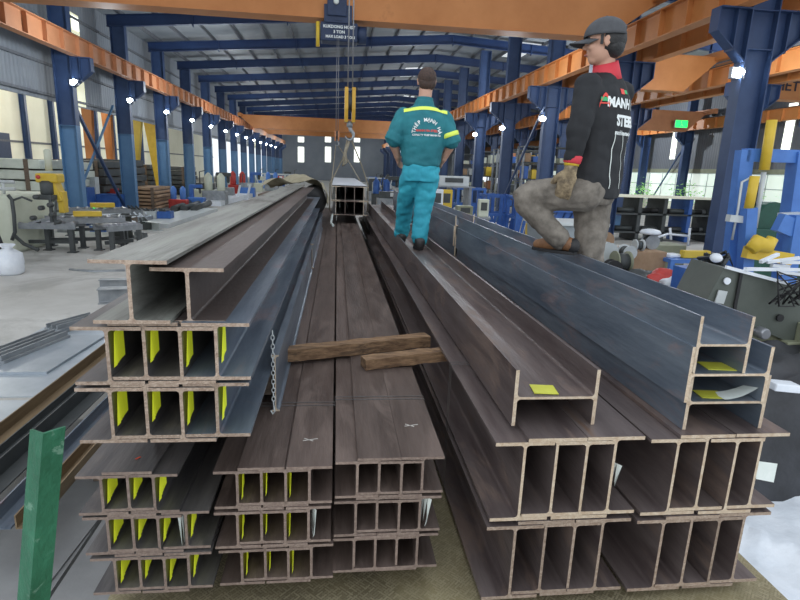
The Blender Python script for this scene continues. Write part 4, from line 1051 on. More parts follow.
# ------------------------------------------------------------------ things on the shop floor
def bx(mb, c, d, rz=0, **k): mb.box(c, d, rz, **k); return mb
# --- left foreground: plates, bars and small bundles on the floor
gP = 'large steel plates lying on the left floor'
def floor_plate(pts, z, label, m=M_plate, th=.012, nm='steel_plate'):
    mb = MB(); mb.prism([p[:2] for p in pts], z, z + th, 'Z'); return tag(part(nm, mb, m), label, 'plate', gP)
def para(x0, y0, x1, y1, sk=0.): return [(x0, y0), (x1, y0), (x1 + sk, y1), (x0 + sk, y1)]
floor_plate(para(-5.6, 3.0, -3.5, 6.2, .1), 0, 'bluish steel plate on the floor at the left picture edge', m=M_plate)
floor_plate(para(-4.75, 6.3, -3.05, 9.3, .1), 0, 'bluish steel plate on the floor with a smaller plate on top', m=M_plate)
floor_plate(para(-4.3, 7.0, -3.62, 8.6, .1), .013, 'smaller bluish steel plate lying on top of another plate', m=M_plate, th=.03)
gD = 'dull plates'
floor_plate(para(-3.4, 2.0, -1.75, 3.9, .0), 0, 'wide dull steel plate on the floor nearest the green stake', m=M_plated, th=.05)
floor_plate(para(-2.75, 3.95, -1.5, 5.6, .05), 0, 'dull steel plate behind the green stake with stepped edge', m=M_plated, th=.05)
floor_plate(para(-1.72, 1.8, -.95, 4.6, .0), 0, 'long dull steel plate between the stake and the truck bed', m=M_plated, th=.06)
floor_plate(para(-2.5, 3.0, -1.8, 4.7, .1), .055, 'thin plate resting on the wide dull plates left of truck', m=M_plated, th=.01)
floor_plate(para(-1.5, 4.7, -.9, 8.0, .0), 0, 'narrow plate on the floor hidden behind the left stack', m=M_plate, th=.04)
gBars = 'long steel bars on trestles left of the truck'
def Lbar(x, z, y0, y1, label, m, w=.14, h=.14):
    mb = MB(); t = .012
    mb.prism([(x, z), (x + w, z), (x + w, z + t), (x + t, z + t), (x + t, z + h), (x, z + h)], y0, y1, 'Y')
    return tag(part('steel_angle', mb, m), label, 'steel angle', gBars)
def Cbar(x, z, y0, y1, label, m, w=.16, h=.08):
    mb = MB(); t = .01
    mb.prism([(x, z), (x + w, z), (x + w, z + h), (x + w - t, z + h), (x + w - t, z + t), (x + t, z + t), (x + t, z + h), (x, z + h)], y0, y1, 'Y')
    return tag(part('steel_channel', mb, m), label, 'steel channel', gBars)
M_bar = mat('bar_rust', (.17, .12, .07), (.30, .22, .13), .6, .3, 4, (3, .3, 3), .2)
Lbar(-2.52, .32, 3.6, 9.6, 'dark steel angle on trestles, farthest left of the long bars', M_dkgrey)
Cbar(-2.7, .32, 3.6, 9.6, 'dark steel channel on trestles, second of the long bars from left', M_dkgrey)
Lbar(-2.88, .32, 3.5, 9.4, 'rusty tan steel angle on trestles, third of the long bars from left', M_bar, .12, .12)
Lbar(-2.22, .32, 3.4, 9.8, 'blue grey steel angle on trestles, fourth of the long bars from left', M_blue, .13, .11)
Cbar(-2.06, .32, 3.4, 9.8, 'rusty tan channel on trestles, nearest the truck bed', M_bar, .12, .10)
for k, y in enumerate((4.4, 7.2)):
    mb = MB(); mb.box2((-3.0, y, .22), (-1.85, y + .1, .315)); 
    for x in (-2.95, -2.0): mb.box2((x, y - .02, 0), (x + .1, y + .12, .22))
    tag(part('trestle', mb, M_woodd), 'low timber trestle under the long steel bars, ' + ('nearer', 'farther')[k], 'trestle', 'trestles under the long bars')
def small_bundle(px, py, n, L, rz, label, m=M_grey):
    p = gnd(px, py); t = thing('bar_bundle', label, 'bar bundle', (p.x, p.y, 0), 'short galvanised bundles on the left floor')
    for k in range(n):
        mb = MB(); r_ = Matrix.Rotation(rz, 3, 'Z'); o = p + r_ @ V((.11 * (k - n / 2), 0, .06)); d = r_ @ V((0, L, 0))
        mb.bar(o, o + d, .10, .035); mb.bar(o + V((0, 0, .05)), o + d + V((0, 0, .05)), .02, .07); mb.bar(o - V((0, 0, .03)), o + d - V((0, 0, .03)), .10, .02)
        part('bar', mb, m, t)
small_bundle(55, 334, 3, .8, -.45, 'short bundle of galvanised bars on floor beyond the plates')
small_bundle(-6, 366, 4, 1.2, -.25, 'bundle of galvanised bars on floor at left picture edge')
def ibundle(px, py, L, label, m=M_lgrey, s=1., rz=0.):
    p = gnd(px, py); t = thing('beam_offcut', label, 'beam offcut', (p.x, p.y, 0), 'short beam offcuts on the left floor'); mb = MB()
    pr = [(a, b_) for a, b_ in i_profile(.32 * s, .3 * s, .015, .012, .02)]; mb.prism(pr, 0, L, 'Y'); bmesh.ops.rotate(mb.bm, verts=mb.bm.verts, cent=(0, 0, 0), matrix=Matrix.Rotation(rz, 3, 'Z')); bmesh.ops.translate(mb.bm, verts=mb.bm.verts, vec=(p.x, p.y, 0))
    part('section', mb, m, t)
ibundle(99, 303, 2.2, 'pale beam offcut on the floor just left of the big top beam, nearer', M_grey, s=.9, rz=-1.35)
ibundle(100, 288, 2., 'pale beam offcut on the floor just left of the big top beam, farther', M_grey, s=.6, rz=-1.45)
ibundle(133, 238, .9, 'dark grey upright beam offcut beside the roller tables', M_dkgrey, 2.4, 1.2)
ibundle(160, 231, .9, 'small pale beam offcut right of the dark upright offcut', M_lgrey, 1.0, .9)
ibundle(148, 240, .6, 'tiny grey beam offcut in front of the dark upright offcut', M_grey, .8, 1.1)
mb = MB(); mb.tube([gnd(70, 270), gnd(95, 272), gnd(125, 271)], .05, 8); tag(part('grey_pipe', mb, M_grey, None), 'thin grey pipe lying on the pale floor before the roller tables', 'pipe')
# white bag
p = gnd(10, 274); t = thing('plastic_sack', 'white plastic sack standing on the floor at left edge', 'sack', (p.x, p.y, 0)); mb = MB()
mb.tube([p + V((0, 0, z)) + V((.03 * z, 0, 0)) for z in (0, .06, .3, .5, .6, .68)], [.24, .30, .30, .25, .10, .16], 14)
for v in mb.bm.verts: v.co += noise.noise_vector(v.co * 6) * .06 * min(1, v.co.z * 4)
part('bag', mb, M_film, t)
p = gnd(-14, 264); mb = MB(); mb.blob(p + V((0, 0, .45)), (.42, .4, .55), 3, jit=.08)
for v in mb.bm.verts: v.co.z = max(0, v.co.z)
tag(part('black_sack', mb, M_tarpk), 'dark sack at the very left picture edge behind the white one', 'sack')
# --- big cream machine with drilling head, roller tables
t = thing('beam_drilling_machine', 'large cream steelworking machine with yellow drill head at left', 'machine', (-9.6, 17.3, 0))
mb = MB(); mb.box2((-13.2, 16.4, 0), (-8.9, 18.6, 1.62), bev=.08); mb.box2((-12.8, 16.3, .2), (-9.3, 16.42, 1.3), bev=.03); part('housing', mb, M_creamm, t)
mb = MB()
for z in (1.75, 1.95): mb.tube([(-13, 16.9, z), (-9.0, 16.9, z)], .05, 8)
for x in (-12, -10.5, -9.3): mb.tube([(x, 16.9, 1.6), (x, 16.9, 2.0)], .04, 8)
part('top_rail', mb, M_lgrey, t)
mb = MB(); mb.tube([at(8, 195, 16.2), at(12, 200, 16.2), at(14, 215, 16.2), at(15, 232, 16.2), at(12, 240, 16.2)], .05, 8); mb.tube([at(14, 200, 16.2), at(22, 197, 16.2), at(32, 201, 16.2)], .03, 8)
mb.tube([at(15, 236, 16.2), at(24, 244, 16.0), at(38, 250, 15.8)], .05, 8); part('hose', mb, M_dkgrey, t)
mb = MB(); c = at(50, 178, 17.); mb.box((c.x, c.y, c.z), (.58, .5, .26), bev=.05); c2 = at(57, 188, 17.); mb.box((c2.x, c2.y, c2.z), (.17, .4, .8), ry=-.3, bev=.03); c3 = at(63, 202, 17.); mb.box((c3.x, c3.y, c3.z), (.15, .3, .6), bev=.02)
hd = part('drill_head', mb, M_yellow, t)
mb = MB(); c = at(47, 188, 16.8); mb.lathe([(.13, -.2), (.17, -.15), (.17, .15), (.10, .2)], c, 16); mb.box((c.x, c.y, c.z - .25), (.5, .4, .14), bev=.02); part('motor', mb, M_dkgrey, hd)
mb = MB(); c = at(48, 160, 17.); mb.lathe([(.09, -.3), (.09, .25), (.05, .3)], c, 14); part('chimney', mb, M_creamm, t)
mb = MB(); c = at(38, 177, 16.6); mb.blob(c, .06, 2); part('red_button', mb, M_red, t)
mb = MB()
for (px, py) in ((36, 197), (41, 208), (33, 218), (50, 205), (52, 215), (58, 222)):
    c = at(px, py, 16.2); mb.lathe([(.03, -.08), (.065, -.06), (.065, .1), (.03, .14)], c, 10, axis='Y')
mb.bar(at(50, 195, 16.3), at(52, 222, 16.3), .07, .07); mb.bar(at(56, 200, 16.3), at(55, 225, 16.3), .05, .05); part('spindle', mb, M_dkgrey, t)
def roller_table(px, py, L, W, H_, rz, label, bars=2, yel=False):
    p = gnd(px, py); t = thing('roller_table', label, 'roller table', (p.x, p.y, 0), 'roller tables beside the cream machine')
    Rz = Matrix.Rotation(rz, 3, 'Z')
    def Q(x, y, z): return p + Rz @ V((x, y, 0)) + V((0, 0, z))
    mb = MB()
    for y in (-W / 2, W / 2): mb.bar(Q(-L / 2, y, H_), Q(L / 2, y, H_), .08, .16)
    part('frame', mb, M_grey, t)
    mb = MB(); n = 7
    for k in range(n): x = -L / 2 + L * (k + .5) / n; mb.tube([Q(x, -W / 2, H_ + .06), Q(x, W / 2, H_ + .06)], .06, 8)
    part('rollers', mb, M_alu, t)
    for x in (-L / 2 + .12, L / 2 - .12):
        for y in (-W / 2, W / 2):
            mb = MB(); mb.bar(Q(x, y, 0), Q(x, y, H_ - .08), .12, .12); mb.box(tuple(Q(x, y, .015)), (.24, .24, .03)); part('leg', mb, M_dkgrey, t)
    mb = MB(); mb.bar(Q(-L / 2 + .12, 0, .25), Q(L / 2 - .12, 0, .25), .1, .1); part('stretcher', mb, M_dkgrey, t)
    if yel:
        mb = MB(); mb.box(tuple(Q(.1, -W / 2 - .1, H_ + .22)), (.75, .16, .16), rz=rz, bev=.02); part('guard', mb, M_yellow, t)
    return t
roller_table(40, 250, 2.3, .9, .75, .1, 'long grey roller table in front of the cream machine')
roller_table(88, 247, 2.2, .9, .85, .35, 'grey roller table with yellow guard in front of the left column', yel=True)
roller_table(100, 236, 2.0, .8, .9, .5, 'grey roller table with yellow guard behind the others', yel=True)
roller_table(120, 250, 1.1, .7, .7, .9, 'short grey roller table nearest the dark upright offcut')
def cabinet(px, py, w, d, h, m, label, name='control_cabinet', group='control cabinets and boxes along the left aisle', feet=True):
    p = gnd(px, py); t = thing(name, label, 'cabinet', (p.x, p.y, 0), group)
    mb = MB(); mb.box((p.x, p.y, h / 2 + .05), (w, d, h - .1), bev=.02); part('body', mb, m, t)
    mb = MB(); mb.box((p.x, p.y - d / 2 - .01, h / 2 + .05), (w * .84, .02, h * .8), bev=.005); dr = part('door', mb, m, t)
    mb = MB(); mb.box((p.x + w * .32, p.y - d / 2 - .04, h / 2), (.04, .04, .16)); part('handle', mb, M_dkgrey, dr)
    mb = MB()
    for sx in (-1, 1):
        for sy in (-1, 1): mb.box((p.x + sx * w * .4, p.y + sy * d * .4, .03), (.08, .08, .06))
    part('plinth', mb, M_dkgrey, t)
cabinet(92, 212, .75, .5, 1.75, M_lgrey, 'tall pale control cabinet beside the nearest left column')
cabinet(79, 214, 1.3, .9, 1.3, M_mblue, 'blue machine cabinet at the foot of the nearest left column')
cabinet(80, 211, 1.5, .6, 1.8, M_red, 'red cabinet behind the blue machine cabinet at left')
cabinet(110, 209, .9, .6, 1.1, M_red, 'small red box behind the brace of left columns')
cabinet(63, 216, .9, .6, 1.6, M_dkgrey, 'dark grey cabinet right of the cream machine')
cabinet(112, 213, 1.1, .9, .95, M_mblue, 'low blue box under the white sheets at left')
# crumpled white film heaps
def heap(px, py, r, h, label, m=M_film, sub=3, name='film_heap', z0=0., cat='plastic film', jit=.12):
    p = gnd(px, py, z0); mb = MB(); mb.blob(p + V((0, 0, h * .35)), (r, r * .7, h * .7), sub, jit=jit)
    for v in mb.bm.verts: v.co.z = max(z0 + .002, v.co.z)
    return tag(part(name, mb, m), label, cat)
heap(107, 224, .8, .7, 'crumpled white plastic film heap behind the roller tables')
heap(122, 228, .6, .35, 'low white plastic film heap left of the dark upright offcut')
mb = MB(); c = at(95, 206, 21); mb.blob(c, (.16, .16, .12), 2); q = tag(part('green_lamp', mb, M_exit), 'small glowing green lamp beside the blue machine cabinet', 'lamp')
# white sheets and steel lying left of the stack
def sheet(px0, py0, px1, py1, w, z, label, m=M_film):
    a, b_ = gnd(px0, py0), gnd(px1, py1); mb = MB(); d = (b_ - a).normalized(); n_ = V((-d.y, d.x, 0)) * w / 2
    mb.prism([tuple((a - n_)[:2]), tuple((b_ - n_)[:2]), tuple((b_ + n_)[:2]), tuple((a + n_)[:2])], .0, z, 'Z')
    return tag(part('wrapped_plate', mb, m), label, 'wrapped plate', 'white wrapped plates on the floor left of the stack')
sheet(150, 228, 205, 211, 1.4, .18, 'long pale wrapped plate stack on the floor left of the top beams', M_lgrey)
sheet(212, 206, 246, 197, 1.1, .30, 'white wrapped plates on floor behind the dark pipes')
sheet(120, 222, 170, 207, 1.2, .08, 'grey plate stack on the floor beside the second left column', M_grey)
for k, (px, py) in enumerate(((174, 214), (184, 214), (194, 214))):
    p = gnd(px, py); mb = MB(); mb.tube([p + V((0, 0, .25)), p + V((-.4 + .05 * k, 5, .25))], .18, 12)
    tag(part('steel_pipe', mb, M_dkgrey), 'dark grey pipe on the floor left of the top beams, ' + ('leftmost', 'middle', 'rightmost')[k], 'pipe', 'dark pipes left of the stack')
    mb = MB(); mb.bar(p + V((-.4, 1 + k, .02)), p + V((.4, 1 + k, .02)), .1, .06); tag(part('timber_skid', mb, M_woodd), 'short timber skid under the dark pipes, ' + ('leftmost', 'middle', 'rightmost')[k], 'timber', 'skids under the dark pipes')
# gantry legs in the side bay
def gantry(px, Y, z1, m, label, lean, w=.9, gr='gantry cranes standing in the left side bay'):
    c = at(px, 190, Y); t = thing('gantry_crane', label, 'gantry crane', (c.x, Y, 0), gr)
    for s in (-1, 1):
        mb = MB(); mb.prism([(c.x - w * .35 + s * lean, 0.45), (c.x + w * .35 + s * lean, 0.45), (c.x + w * .75, z1), (c.x - w * .75, z1)], Y + s * 1.5 - .2, Y + s * 1.5 + .2, 'Y'); part('leg', mb, m, t)
    mb = MB(); mb.box2((c.x - .3, Y - 2.2, .2), (c.x + .3, Y + 2.2, .5)); part('base_beam', mb, m, t)
    mb = MB(); mb.box2((c.x - w, Y - 2., z1), (c.x + w, Y + 2., z1 + .8)); part('top_beam', mb, m, t)
    for s in (-1, 1):
        mb = MB(); mb.lathe([(.1, -.1), (.25, -.1), (.25, .1), (.1, .1)], (c.x, Y + s * 1.8, .25), 16, axis='X'); part('wheel', mb, M_black, t)
gantry(148, 40, 6.6, M_yellow, 'yellow gantry crane leg standing behind the second left column', .5, .8)
gantry(104, 41, 6.8, M_orange, 'orange gantry crane leg standing left of the yellow one', .1, .45)
# wrapped stacks and racks in the side bay
for k, (px, Y, w, h, m, lab) in enumerate(((12, 25, 4.2, 2.6, M_wrap, 'long pale wrapped stack in the side bay at left edge'), (48, 29, 3.5, 2.5, M_wrap, 'pale wrapped stack in the side bay behind the drill head'), (92, 32.4, 2.8, 2.6, M_dkgrey, 'dark stacked steel in the side bay behind the pale cabinet'), (118, 35.8, 2.6, 2.7, M_dkgrey, 'dark stacked steel in the side bay beside the orange gantry'), (140, 44.6, 3.0, 2.4, M_dkgrey, 'dark stacked steel in the side bay beneath the yellow gantry'), (176, 49, 3., 2.3, M_dkgrey, 'dark stacked steel in the side bay beyond third column'), (151, 33, 1.6, 1.3, M_card, 'brown crate between the second and third left columns'))):
    c = at(px, 200, Y); t = thing('material_stack', lab, 'material stack', (c.x, Y, 0), 'stacks of material in the left side bay')
    n = 6
    for j in range(n):
        mb = MB(); zz = .1 + (h - .1) * j / n; mb.box2((c.x - w / 2 + .05 * (j % 2), Y - 1.5, zz), (c.x + w / 2 - .07 * (j % 3), Y + 1.5, zz + (h - .1) / n - .06), bev=.03); part('layer', mb, m, t)
    for x in (-w * .35, w * .35): mb = MB(); mb.box2((c.x + x - .08, Y - 1.53, 0), (c.x + x + .08, Y + 1.53, h - .05)); part('bearer', mb, M_woodd, t)
# far aisle machines, left and right
rr = random.Random(5)
def shopmachine(x, Y, s, m, m2, label, kind, group):
    t = thing('workshop_machine', label, 'machine', (x, Y, 0), group)
    mb = MB(); mb.box((x, Y, .45 * s), (1.5 * s, 1.0 * s, .9 * s), bev=.05); part('base', mb, m, t)
    if kind == 0:
        mb = MB(); mb.box((x - .4 * s, Y, 1.4 * s), (.35 * s, .5 * s, 1.1 * s), bev=.03); mb.box((x, Y, 1.9 * s), (1.1 * s, .45 * s, .3 * s), bev=.03); part('arm', mb, m2, t)
        mb = MB(); mb.lathe([(.06 * s, -.35 * s), (.12 * s, -.2 * s), (.12 * s, .2 * s)], (x + .35 * s, Y, 1.6 * s), 12); part('spindle', mb, M_dkgrey, t)
    elif kind == 1:
        for q in (-1, 1):
            mb = MB(); mb.lathe([(.24 * s, 0), (.26 * s, .05), (.26 * s, .9 * s), (.15 * s, 1.05 * s), (.06 * s, 1.15 * s)], (x + q * .4 * s, Y, .9 * s), 14); part('tank', mb, m2, t)
    else:
        mb = MB(); mb.box((x, Y, 1.1 * s), (1.2 * s, .8 * s, .45 * s), bev=.04); part('hood', mb, m2, t)
        mb = MB(); mb.box((x + .3 * s, Y - .42 * s, 1.15 * s), (.4 * s, .03, .25 * s)); part('panel', mb, M_lgrey, t)
        mb = MB(); mb.tube([(x - .4 * s, Y, 1.3 * s), (x - .4 * s, Y, 2.1 * s), (x, Y, 2.2 * s)], .04, 6); part('hose_stand', mb, M_dkgrey, t)
names = ['blue', 'red', 'grey', 'cream', 'dark', 'bright blue']; mm = [M_mblue, M_red, M_grey, M_creamm, M_dkgrey, M_bblue]
kinds = ['drill press', 'welding set with tanks', 'power unit with hose stand']
for k in range(13):
    px = [178, 196, 206, 215, 224, 238, 247, 256, 264, 272, 279, 288, 297][k]; Y = [33, 35, 40, 38, 44, 50, 48, 58, 66, 60, 74, 82, 92][k]
    i1 = [1, 5, 3, 2, 2, 1, 5, 3, 5, 2, 0, 2, 3][k]; i2 = [5, 0, 4, 3, 4, 1, 2, 0, 3, 5, 1, 4, 2][k]; kd = [1, 0, 2, 1, 0, 1, 2, 0, 2, 1, 2, 0, 2][k]
    c = at(px, 190, Y); shopmachine(c.x, Y, (.55 if k < 2 else .85) + .15 * rr.random(), mm[i1], mm[i2], f'{names[i1]} {kinds[kd]} along the left aisle, {ORD[k]} from the camera', kd, 'machines along the left aisle')
for k in range(9):
    px = [374, 381, 388, 372, 379, 386, 392, 384, 378][k]; Y = [48, 42, 36, 66, 58, 52, 46, 74, 88][k]; i1 = [2, 4, 2, 3, 4, 0, 2, 2, 3][k]; kd = k % 3
    c = at(px, 200, Y); shopmachine(c.x, Y, .85 + .2 * rr.random(), mm[i1], mm[(i1 + 2) % 6], f'{names[i1]} {kinds[kd]} down the right aisle, {ORD[k]} in that cluster', kd, 'machines along the right aisle')
for k, px in enumerate((237, 247)):
    p = gnd(px, 200); mb = MB(); mb.bar(p, p + V((.25, 0, 1.1)), .28, .12); mb.box((p.x, p.y, .03), (.6, .4, .06)); tag(part('marker_board', mb, M_film), 'white leaning marker board on the aisle floor, ' + ('left', 'right')[k], 'board', 'white marker boards in the aisle')
# pale truss girders stacked at mid distance
for k, (px0, px1, Y, z) in enumerate(((255, 295, 62, 1.7), (366, 392, 60, 1.7))):
    a, b_ = at(px0, 180, Y), at(px1, 180, Y); t = thing('steel_truss', 'pale steel truss lying across the aisle, ' + ('left', 'right') [k], 'truss', ((a.x + b_.x) / 2, Y, 0), 'pale trusses in the far aisle')
    mb = MB(); n = 8
    for zz in (.05, z): mb.bar((a.x, Y, zz), (b_.x, Y, zz), .14, .14)
    part('chord', mb, M_lgrey, t); mb = MB()
    for j in range(n):
        x0 = a.x + (b_.x - a.x) * j / n; x1 = a.x + (b_.x - a.x) * (j + 1) / n; mb.bar((x0, Y, .05 if j % 2 else z), (x1, Y, z if j % 2 else .05), .1, .1)
    part('lattice', mb, M_lgrey, t)

# --- right side
gBl = 'blue lattice racks beyond the right stack'
def blue_rack(px0, px1, Y, h, label, m=M_mblue):
    a, b_ = at(px0, 230, Y), at(px1, 230, Y); t = thing('storage_rack', label, 'rack', ((a.x + b_.x) / 2, Y, 0), gBl)
    for x in (a.x, (a.x + b_.x) / 2, b_.x):
        for y in (Y, Y + 1.2): mb = MB(); mb.box2((x - .06, y - .06, 0), (x + .06, y + .06, h)); part('post', mb, m, t)
    for z in (.25, h * .6, h - .06):
        mb = MB()
        for y in (Y, Y + 1.2): mb.box2((a.x, y - .04, z - .05), (b_.x, y + .04, z + .05))
        for x in (a.x, b_.x): mb.box2((x - .04, Y, z - .05), (x + .04, Y + 1.2, z + .05))
        part('rail_frame', mb, m, t)
    mb = MB(); n = 6
    for k in range(n):
        x0 = a.x + (b_.x - a.x) * k / n; x1 = a.x + (b_.x - a.x) * (k + 1) / n; mb.bar((x0, Y, .25), (x1, Y, h * .6), .05, .1)
    part('diagonals', mb, m, t)
blue_rack(456, 482, 25.5, 2.0, 'blue rack behind the worker in teal, right of him')
blue_rack(486, 512, 20.8, 1.9, 'blue rack between the two workers, before the blue columns')
blue_rack(516, 540, 19.5, 1.9, 'blue rack just left of the knee of worker in black', M_mblue)
# stacked blue slanted frames between his legs
t = thing('blue_frame_stack', 'stack of blue ladder frames seen between the legs of worker in black', 'frame stack', (6.0, 14.6, 0))
for k in range(7):
    c = at(546 + 7 * k, 215, 15.0); mb = MB(); mb.bar((c.x - .3, 15., .1), (c.x + .45, 15., 1.75), .16, .22); part('frame', mb, M_mblue, t)
mb = MB(); a = at(540, 215, 15); b_ = at(596, 215, 15); mb.box2((a.x, 14.9, 0.0), (b_.x, 15.2, .12)); mb.box2((a.x, 14.85, 1.7), (b_.x, 15.1, 1.82)); part('base_bar', mb, M_mblue, t)
# grey bin
c = at(563, 250, 9.); t = thing('plastic_tub', 'large grey plastic tub with pale rim between the legs of worker in black', 'tub', (c.x, 9., .0)); mb = MB()
top = at(563, 224, 9.).z; bot = .75
mb.prism([(c.x - .42, bot), (c.x + .42, bot), (c.x + .54, top), (c.x - .54, top)], 8.7, 9.4, 'Y'); part('body', mb, M_bin, t)
mb = MB(); mb.box2((c.x - .60, 8.62, top), (c.x + .60, 9.48, top + .06), bev=.01); part('rim', mb, M_lgrey, t)
mb = MB()
for q in range(4): mb.box((c.x - .3 + .2 * q, 8.68, (bot + top) / 2 - .1), (.09, .03, .35))
part('ribs', mb, M_dkgrey, t)
mb = MB(); mb.box2((c.x - .7, 8.5, 0), (c.x + .7, 9.6, .06)); mb.box2((c.x - .6, 8.6, .06), (c.x - .5, 9.5, .70)); mb.box2((c.x + .5, 8.6, .06), (c.x + .6, 9.5, .70)); mb.box2((c.x - .7, 8.5, .70), (c.x + .7, 9.6, .748))
tag(part('work_bench', mb, M_dkgrey), 'dark steel bench carrying the grey plastic tub', 'bench')
# small things just behind the right stack near the workers
def small_box(px, py, Y, w, h, m, label, cat='box', name='tool_box', gr=None):
    c = at(px, py, Y); t = thing(name, label, cat, (c.x, Y, c.z - h / 2), gr); mb = MB(); mb.box(tuple(c), (w, w * .7, h), bev=.02); part('body', mb, m, t)
    mb = MB(); mb.box((c.x, c.y - w * .36, c.z + h * .1), (w * .6, .02, h * .45)); part('panel', mb, M_dkgrey, t)
    mb = MB(); mb.box2((c.x - w * .6, Y - w * .4, 0), (c.x - w * .5, Y + w * .4, c.z - h / 2 - .05)); mb.box2((c.x + w * .5, Y - w * .4, 0), (c.x + w * .6, Y + w * .4, c.z - h / 2 - .05)); mb.box2((c.x - w * .7, Y - w * .45, c.z - h / 2 - .05), (c.x + w * .7, Y + w * .45, c.z - h / 2)); part('stand', mb, M_grey, t)
small_box(437, 200, 16., .32, .62, M_film, 'white box on a stand right of the worker in teal')
small_box(446, 200, 16.5, .34, .62, M_yellow, 'yellow tool frame right of the white box', name='tool_stand')
small_box(464, 211, 13., .38, .26, M_oliveb, 'olive gauge box on a stand behind the right stack')
small_box(483, 208, 12.5, .24, .40, M_creamm, 'cream gauge box with dark dial behind the right stack')
small_box(532, 232, 9.5, .22, .30, M_yellow, 'small yellow lamp box left of the shin of worker in black')
small_box(452, 181, 24, 1.3, .42, M_lgrey, 'small pale sign board on a stand beyond the worker in teal', 'sign', 'sign_board')
# mid-height mezzanine clutter behind the right columns: shelves with boxes
gSh = 'storage shelves behind the right columns'
for k, (px, Y) in enumerate(((447, 46), (470, 38), (490, 33), (520, 28), (528, 35))):
    a = at(px, 190, Y + 2); a.x = max(a.x, 11.7); t = thing('storage_shelf', f'tall steel shelf of parts behind the right columns, {ORD[k]} from left', 'shelf', (a.x, a.y, 0), gSh)
    W_ = 3.2; mb = MB()
    for x in (-W_ / 2, 0, W_ / 2):
        for y in (0, 1): mb.box2((a.x + x - .05, a.y + y, 0), (a.x + x + .05, a.y + y + .08, 4.2))
    part('uprights', mb, M_grey, t); mb = MB()
    for z in (.6, 1.5, 2.4, 3.3, 4.15): mb.box2((a.x - W_ / 2, a.y, z), (a.x + W_ / 2, a.y + 1.1, z + .06))
    part('boards', mb, M_dkgrey, t)
    bn = {.66: 'lowest', 1.56: 'second', 2.46: 'third', 3.36: 'fourth'}
    for z in bn:
        ib = -1; x = -W_ / 2 + .1
        while x < W_ / 2 - .5:
            w_ = rr.uniform(.25, .6); h_ = rr.uniform(.25, .7)
            m_ = rr.choice([M_card, M_yellow, M_orange2, M_lgrey, M_mblue, M_creamm, M_dkgrey, M_dkgrey, M_oliveb])
            mb = MB(); mb.box2((a.x + x, a.y + .1, z + .001), (a.x + x + w_, a.y + .8, z + h_), bev=.02)
            ib += 1; colr = {'brown_cardboard': 'brown', 'machine_yellow': 'yellow', 'crane_orange_dull': 'orange', 'pale_grey_paint': 'pale grey', 'machine_blue': 'blue', 'machine_cream': 'cream', 'machine_dark_grey': 'dark', 'machine_olive_pale': 'olive'}[m_.name]
            tag(part('storage_box', mb, m_), f'{colr} box, {ORD[ib]} from left on {bn[z]} board of the {ORD[k]} storage shelf', 'box', 'boxes on the storage shelves')
            x += w_ + rr.uniform(.05, .35)
# dark pipe rack before the window wall
t = thing('pipe_rack', 'long dark rack of pipes standing below the right windows', 'rack', (16, 24, 0))
a, b_ = at(612, 230, 23), at(712, 230, 23)
for k in range(5):
    x = a.x + (b_.x - a.x) * k / 4; mb = MB(); mb.box2((x - .08, 23, 0), (x + .08, 24.4, 1.9)); part('frame_post', mb, M_dkgrey if k != 3 else M_mblue, t)
for j in range(2):
    mb = MB(); mb.box2((a.x, 23, .35 + .8 * j), (b_.x, 24.4, .42 + .8 * j)); part('shelf', mb, M_dkgrey, t)
mb = MB(); mb.box2((a.x - .1, 22.9, 1.9), (b_.x + .1, 24.5, 1.98)); part('top_board', mb, M_cream, t)
for j in range(2):
    for k in range(9):
        if rr.random() < .8:
            x = a.x + .3 + (b_.x - a.x - 1) * k / 9; mb = MB(); mb.tube([(x, 23.4 + .1 * (k % 3), .53 + .8 * j), (x + 1.2, 23.4 + .1 * (k % 3), .53 + .8 * j)], .11, 10)
            tag(part('short_pipe', mb, [M_dkgrey, M_black, M_grey][k % 3]), 'short pipe on the dark rack, ' + ('lower' if j == 0 else 'middle') + ' shelf, ' + ORD[k] + ' place from left', 'pipe', 'short pipes on the dark rack')
# pallet of scrap parts
def on_pallet(px, py, Y, w, h, m, label, name, cat):
    c = at(px, py, Y); t = thing(name, label, cat, (c.x, Y, 0)); mb = MB(); mb.box2((c.x - w / 2, Y, .14), (c.x + w / 2, Y + w * .8, .14 + h), bev=.02); part('body', mb, m, t)
    mb = MB()
    for q in (-.42, 0, .42): mb.box2((c.x + q * w - .05, Y, 0), (c.x + q * w + .05, Y + w * .8, .10))
    for q in range(5): mb.box2((c.x - w / 2 - .03, Y + w * .8 * q / 5, .10), (c.x + w / 2 + .03, Y + w * .8 * q / 5 + .09, .14))
    part('pallet', mb, M_wood, t); return t
on_pallet(645, 255, 11.5, 1.05, .98, M_card, 'brown carton on a timber pallet right of the worker in black', 'cardboard_carton', 'carton')
on_pallet(668, 255, 13.0, .95, .95, M_oliveb, 'pale olive crate on a pallet behind the brown carton', 'packing_crate', 'crate')
def reel(px, py, Y, R, w, m, label, axis='X'):
    c = at(px, py, Y); oncart = 'on top of the brown carton' in label
    if oncart: c.z = 1.12 + R
    t = thing('cable_reel', label, 'cable reel', (c.x, Y, c.z - R), 'cable reels and rolls beside the brown carton')

    if not oncart: mb = MB(); mb.box2((c.x - R * .5, Y - R * .5, 0), (c.x + R * .5, Y + R * .5, c.z - R)); part('stand', mb, M_dkgrey, t)
    mb = MB(); mb.lathe([(R, -w / 2), (R, -w / 2 + .03), (R * .5, -w / 2 + .03), (R * .5, w / 2 - .03), (R, w / 2 - .03), (R, w / 2)], c, 20, axis=axis); part('spool', mb, m, t)
    mb = MB(); mb.lathe([(R * .52, -w / 2 + .04), (R * .8, -w / 2 + .04), (R * .8, w / 2 - .04), (R * .52, w / 2 - .04)], c, 20, axis=axis); part('winding', mb, M_dkgrey, t)
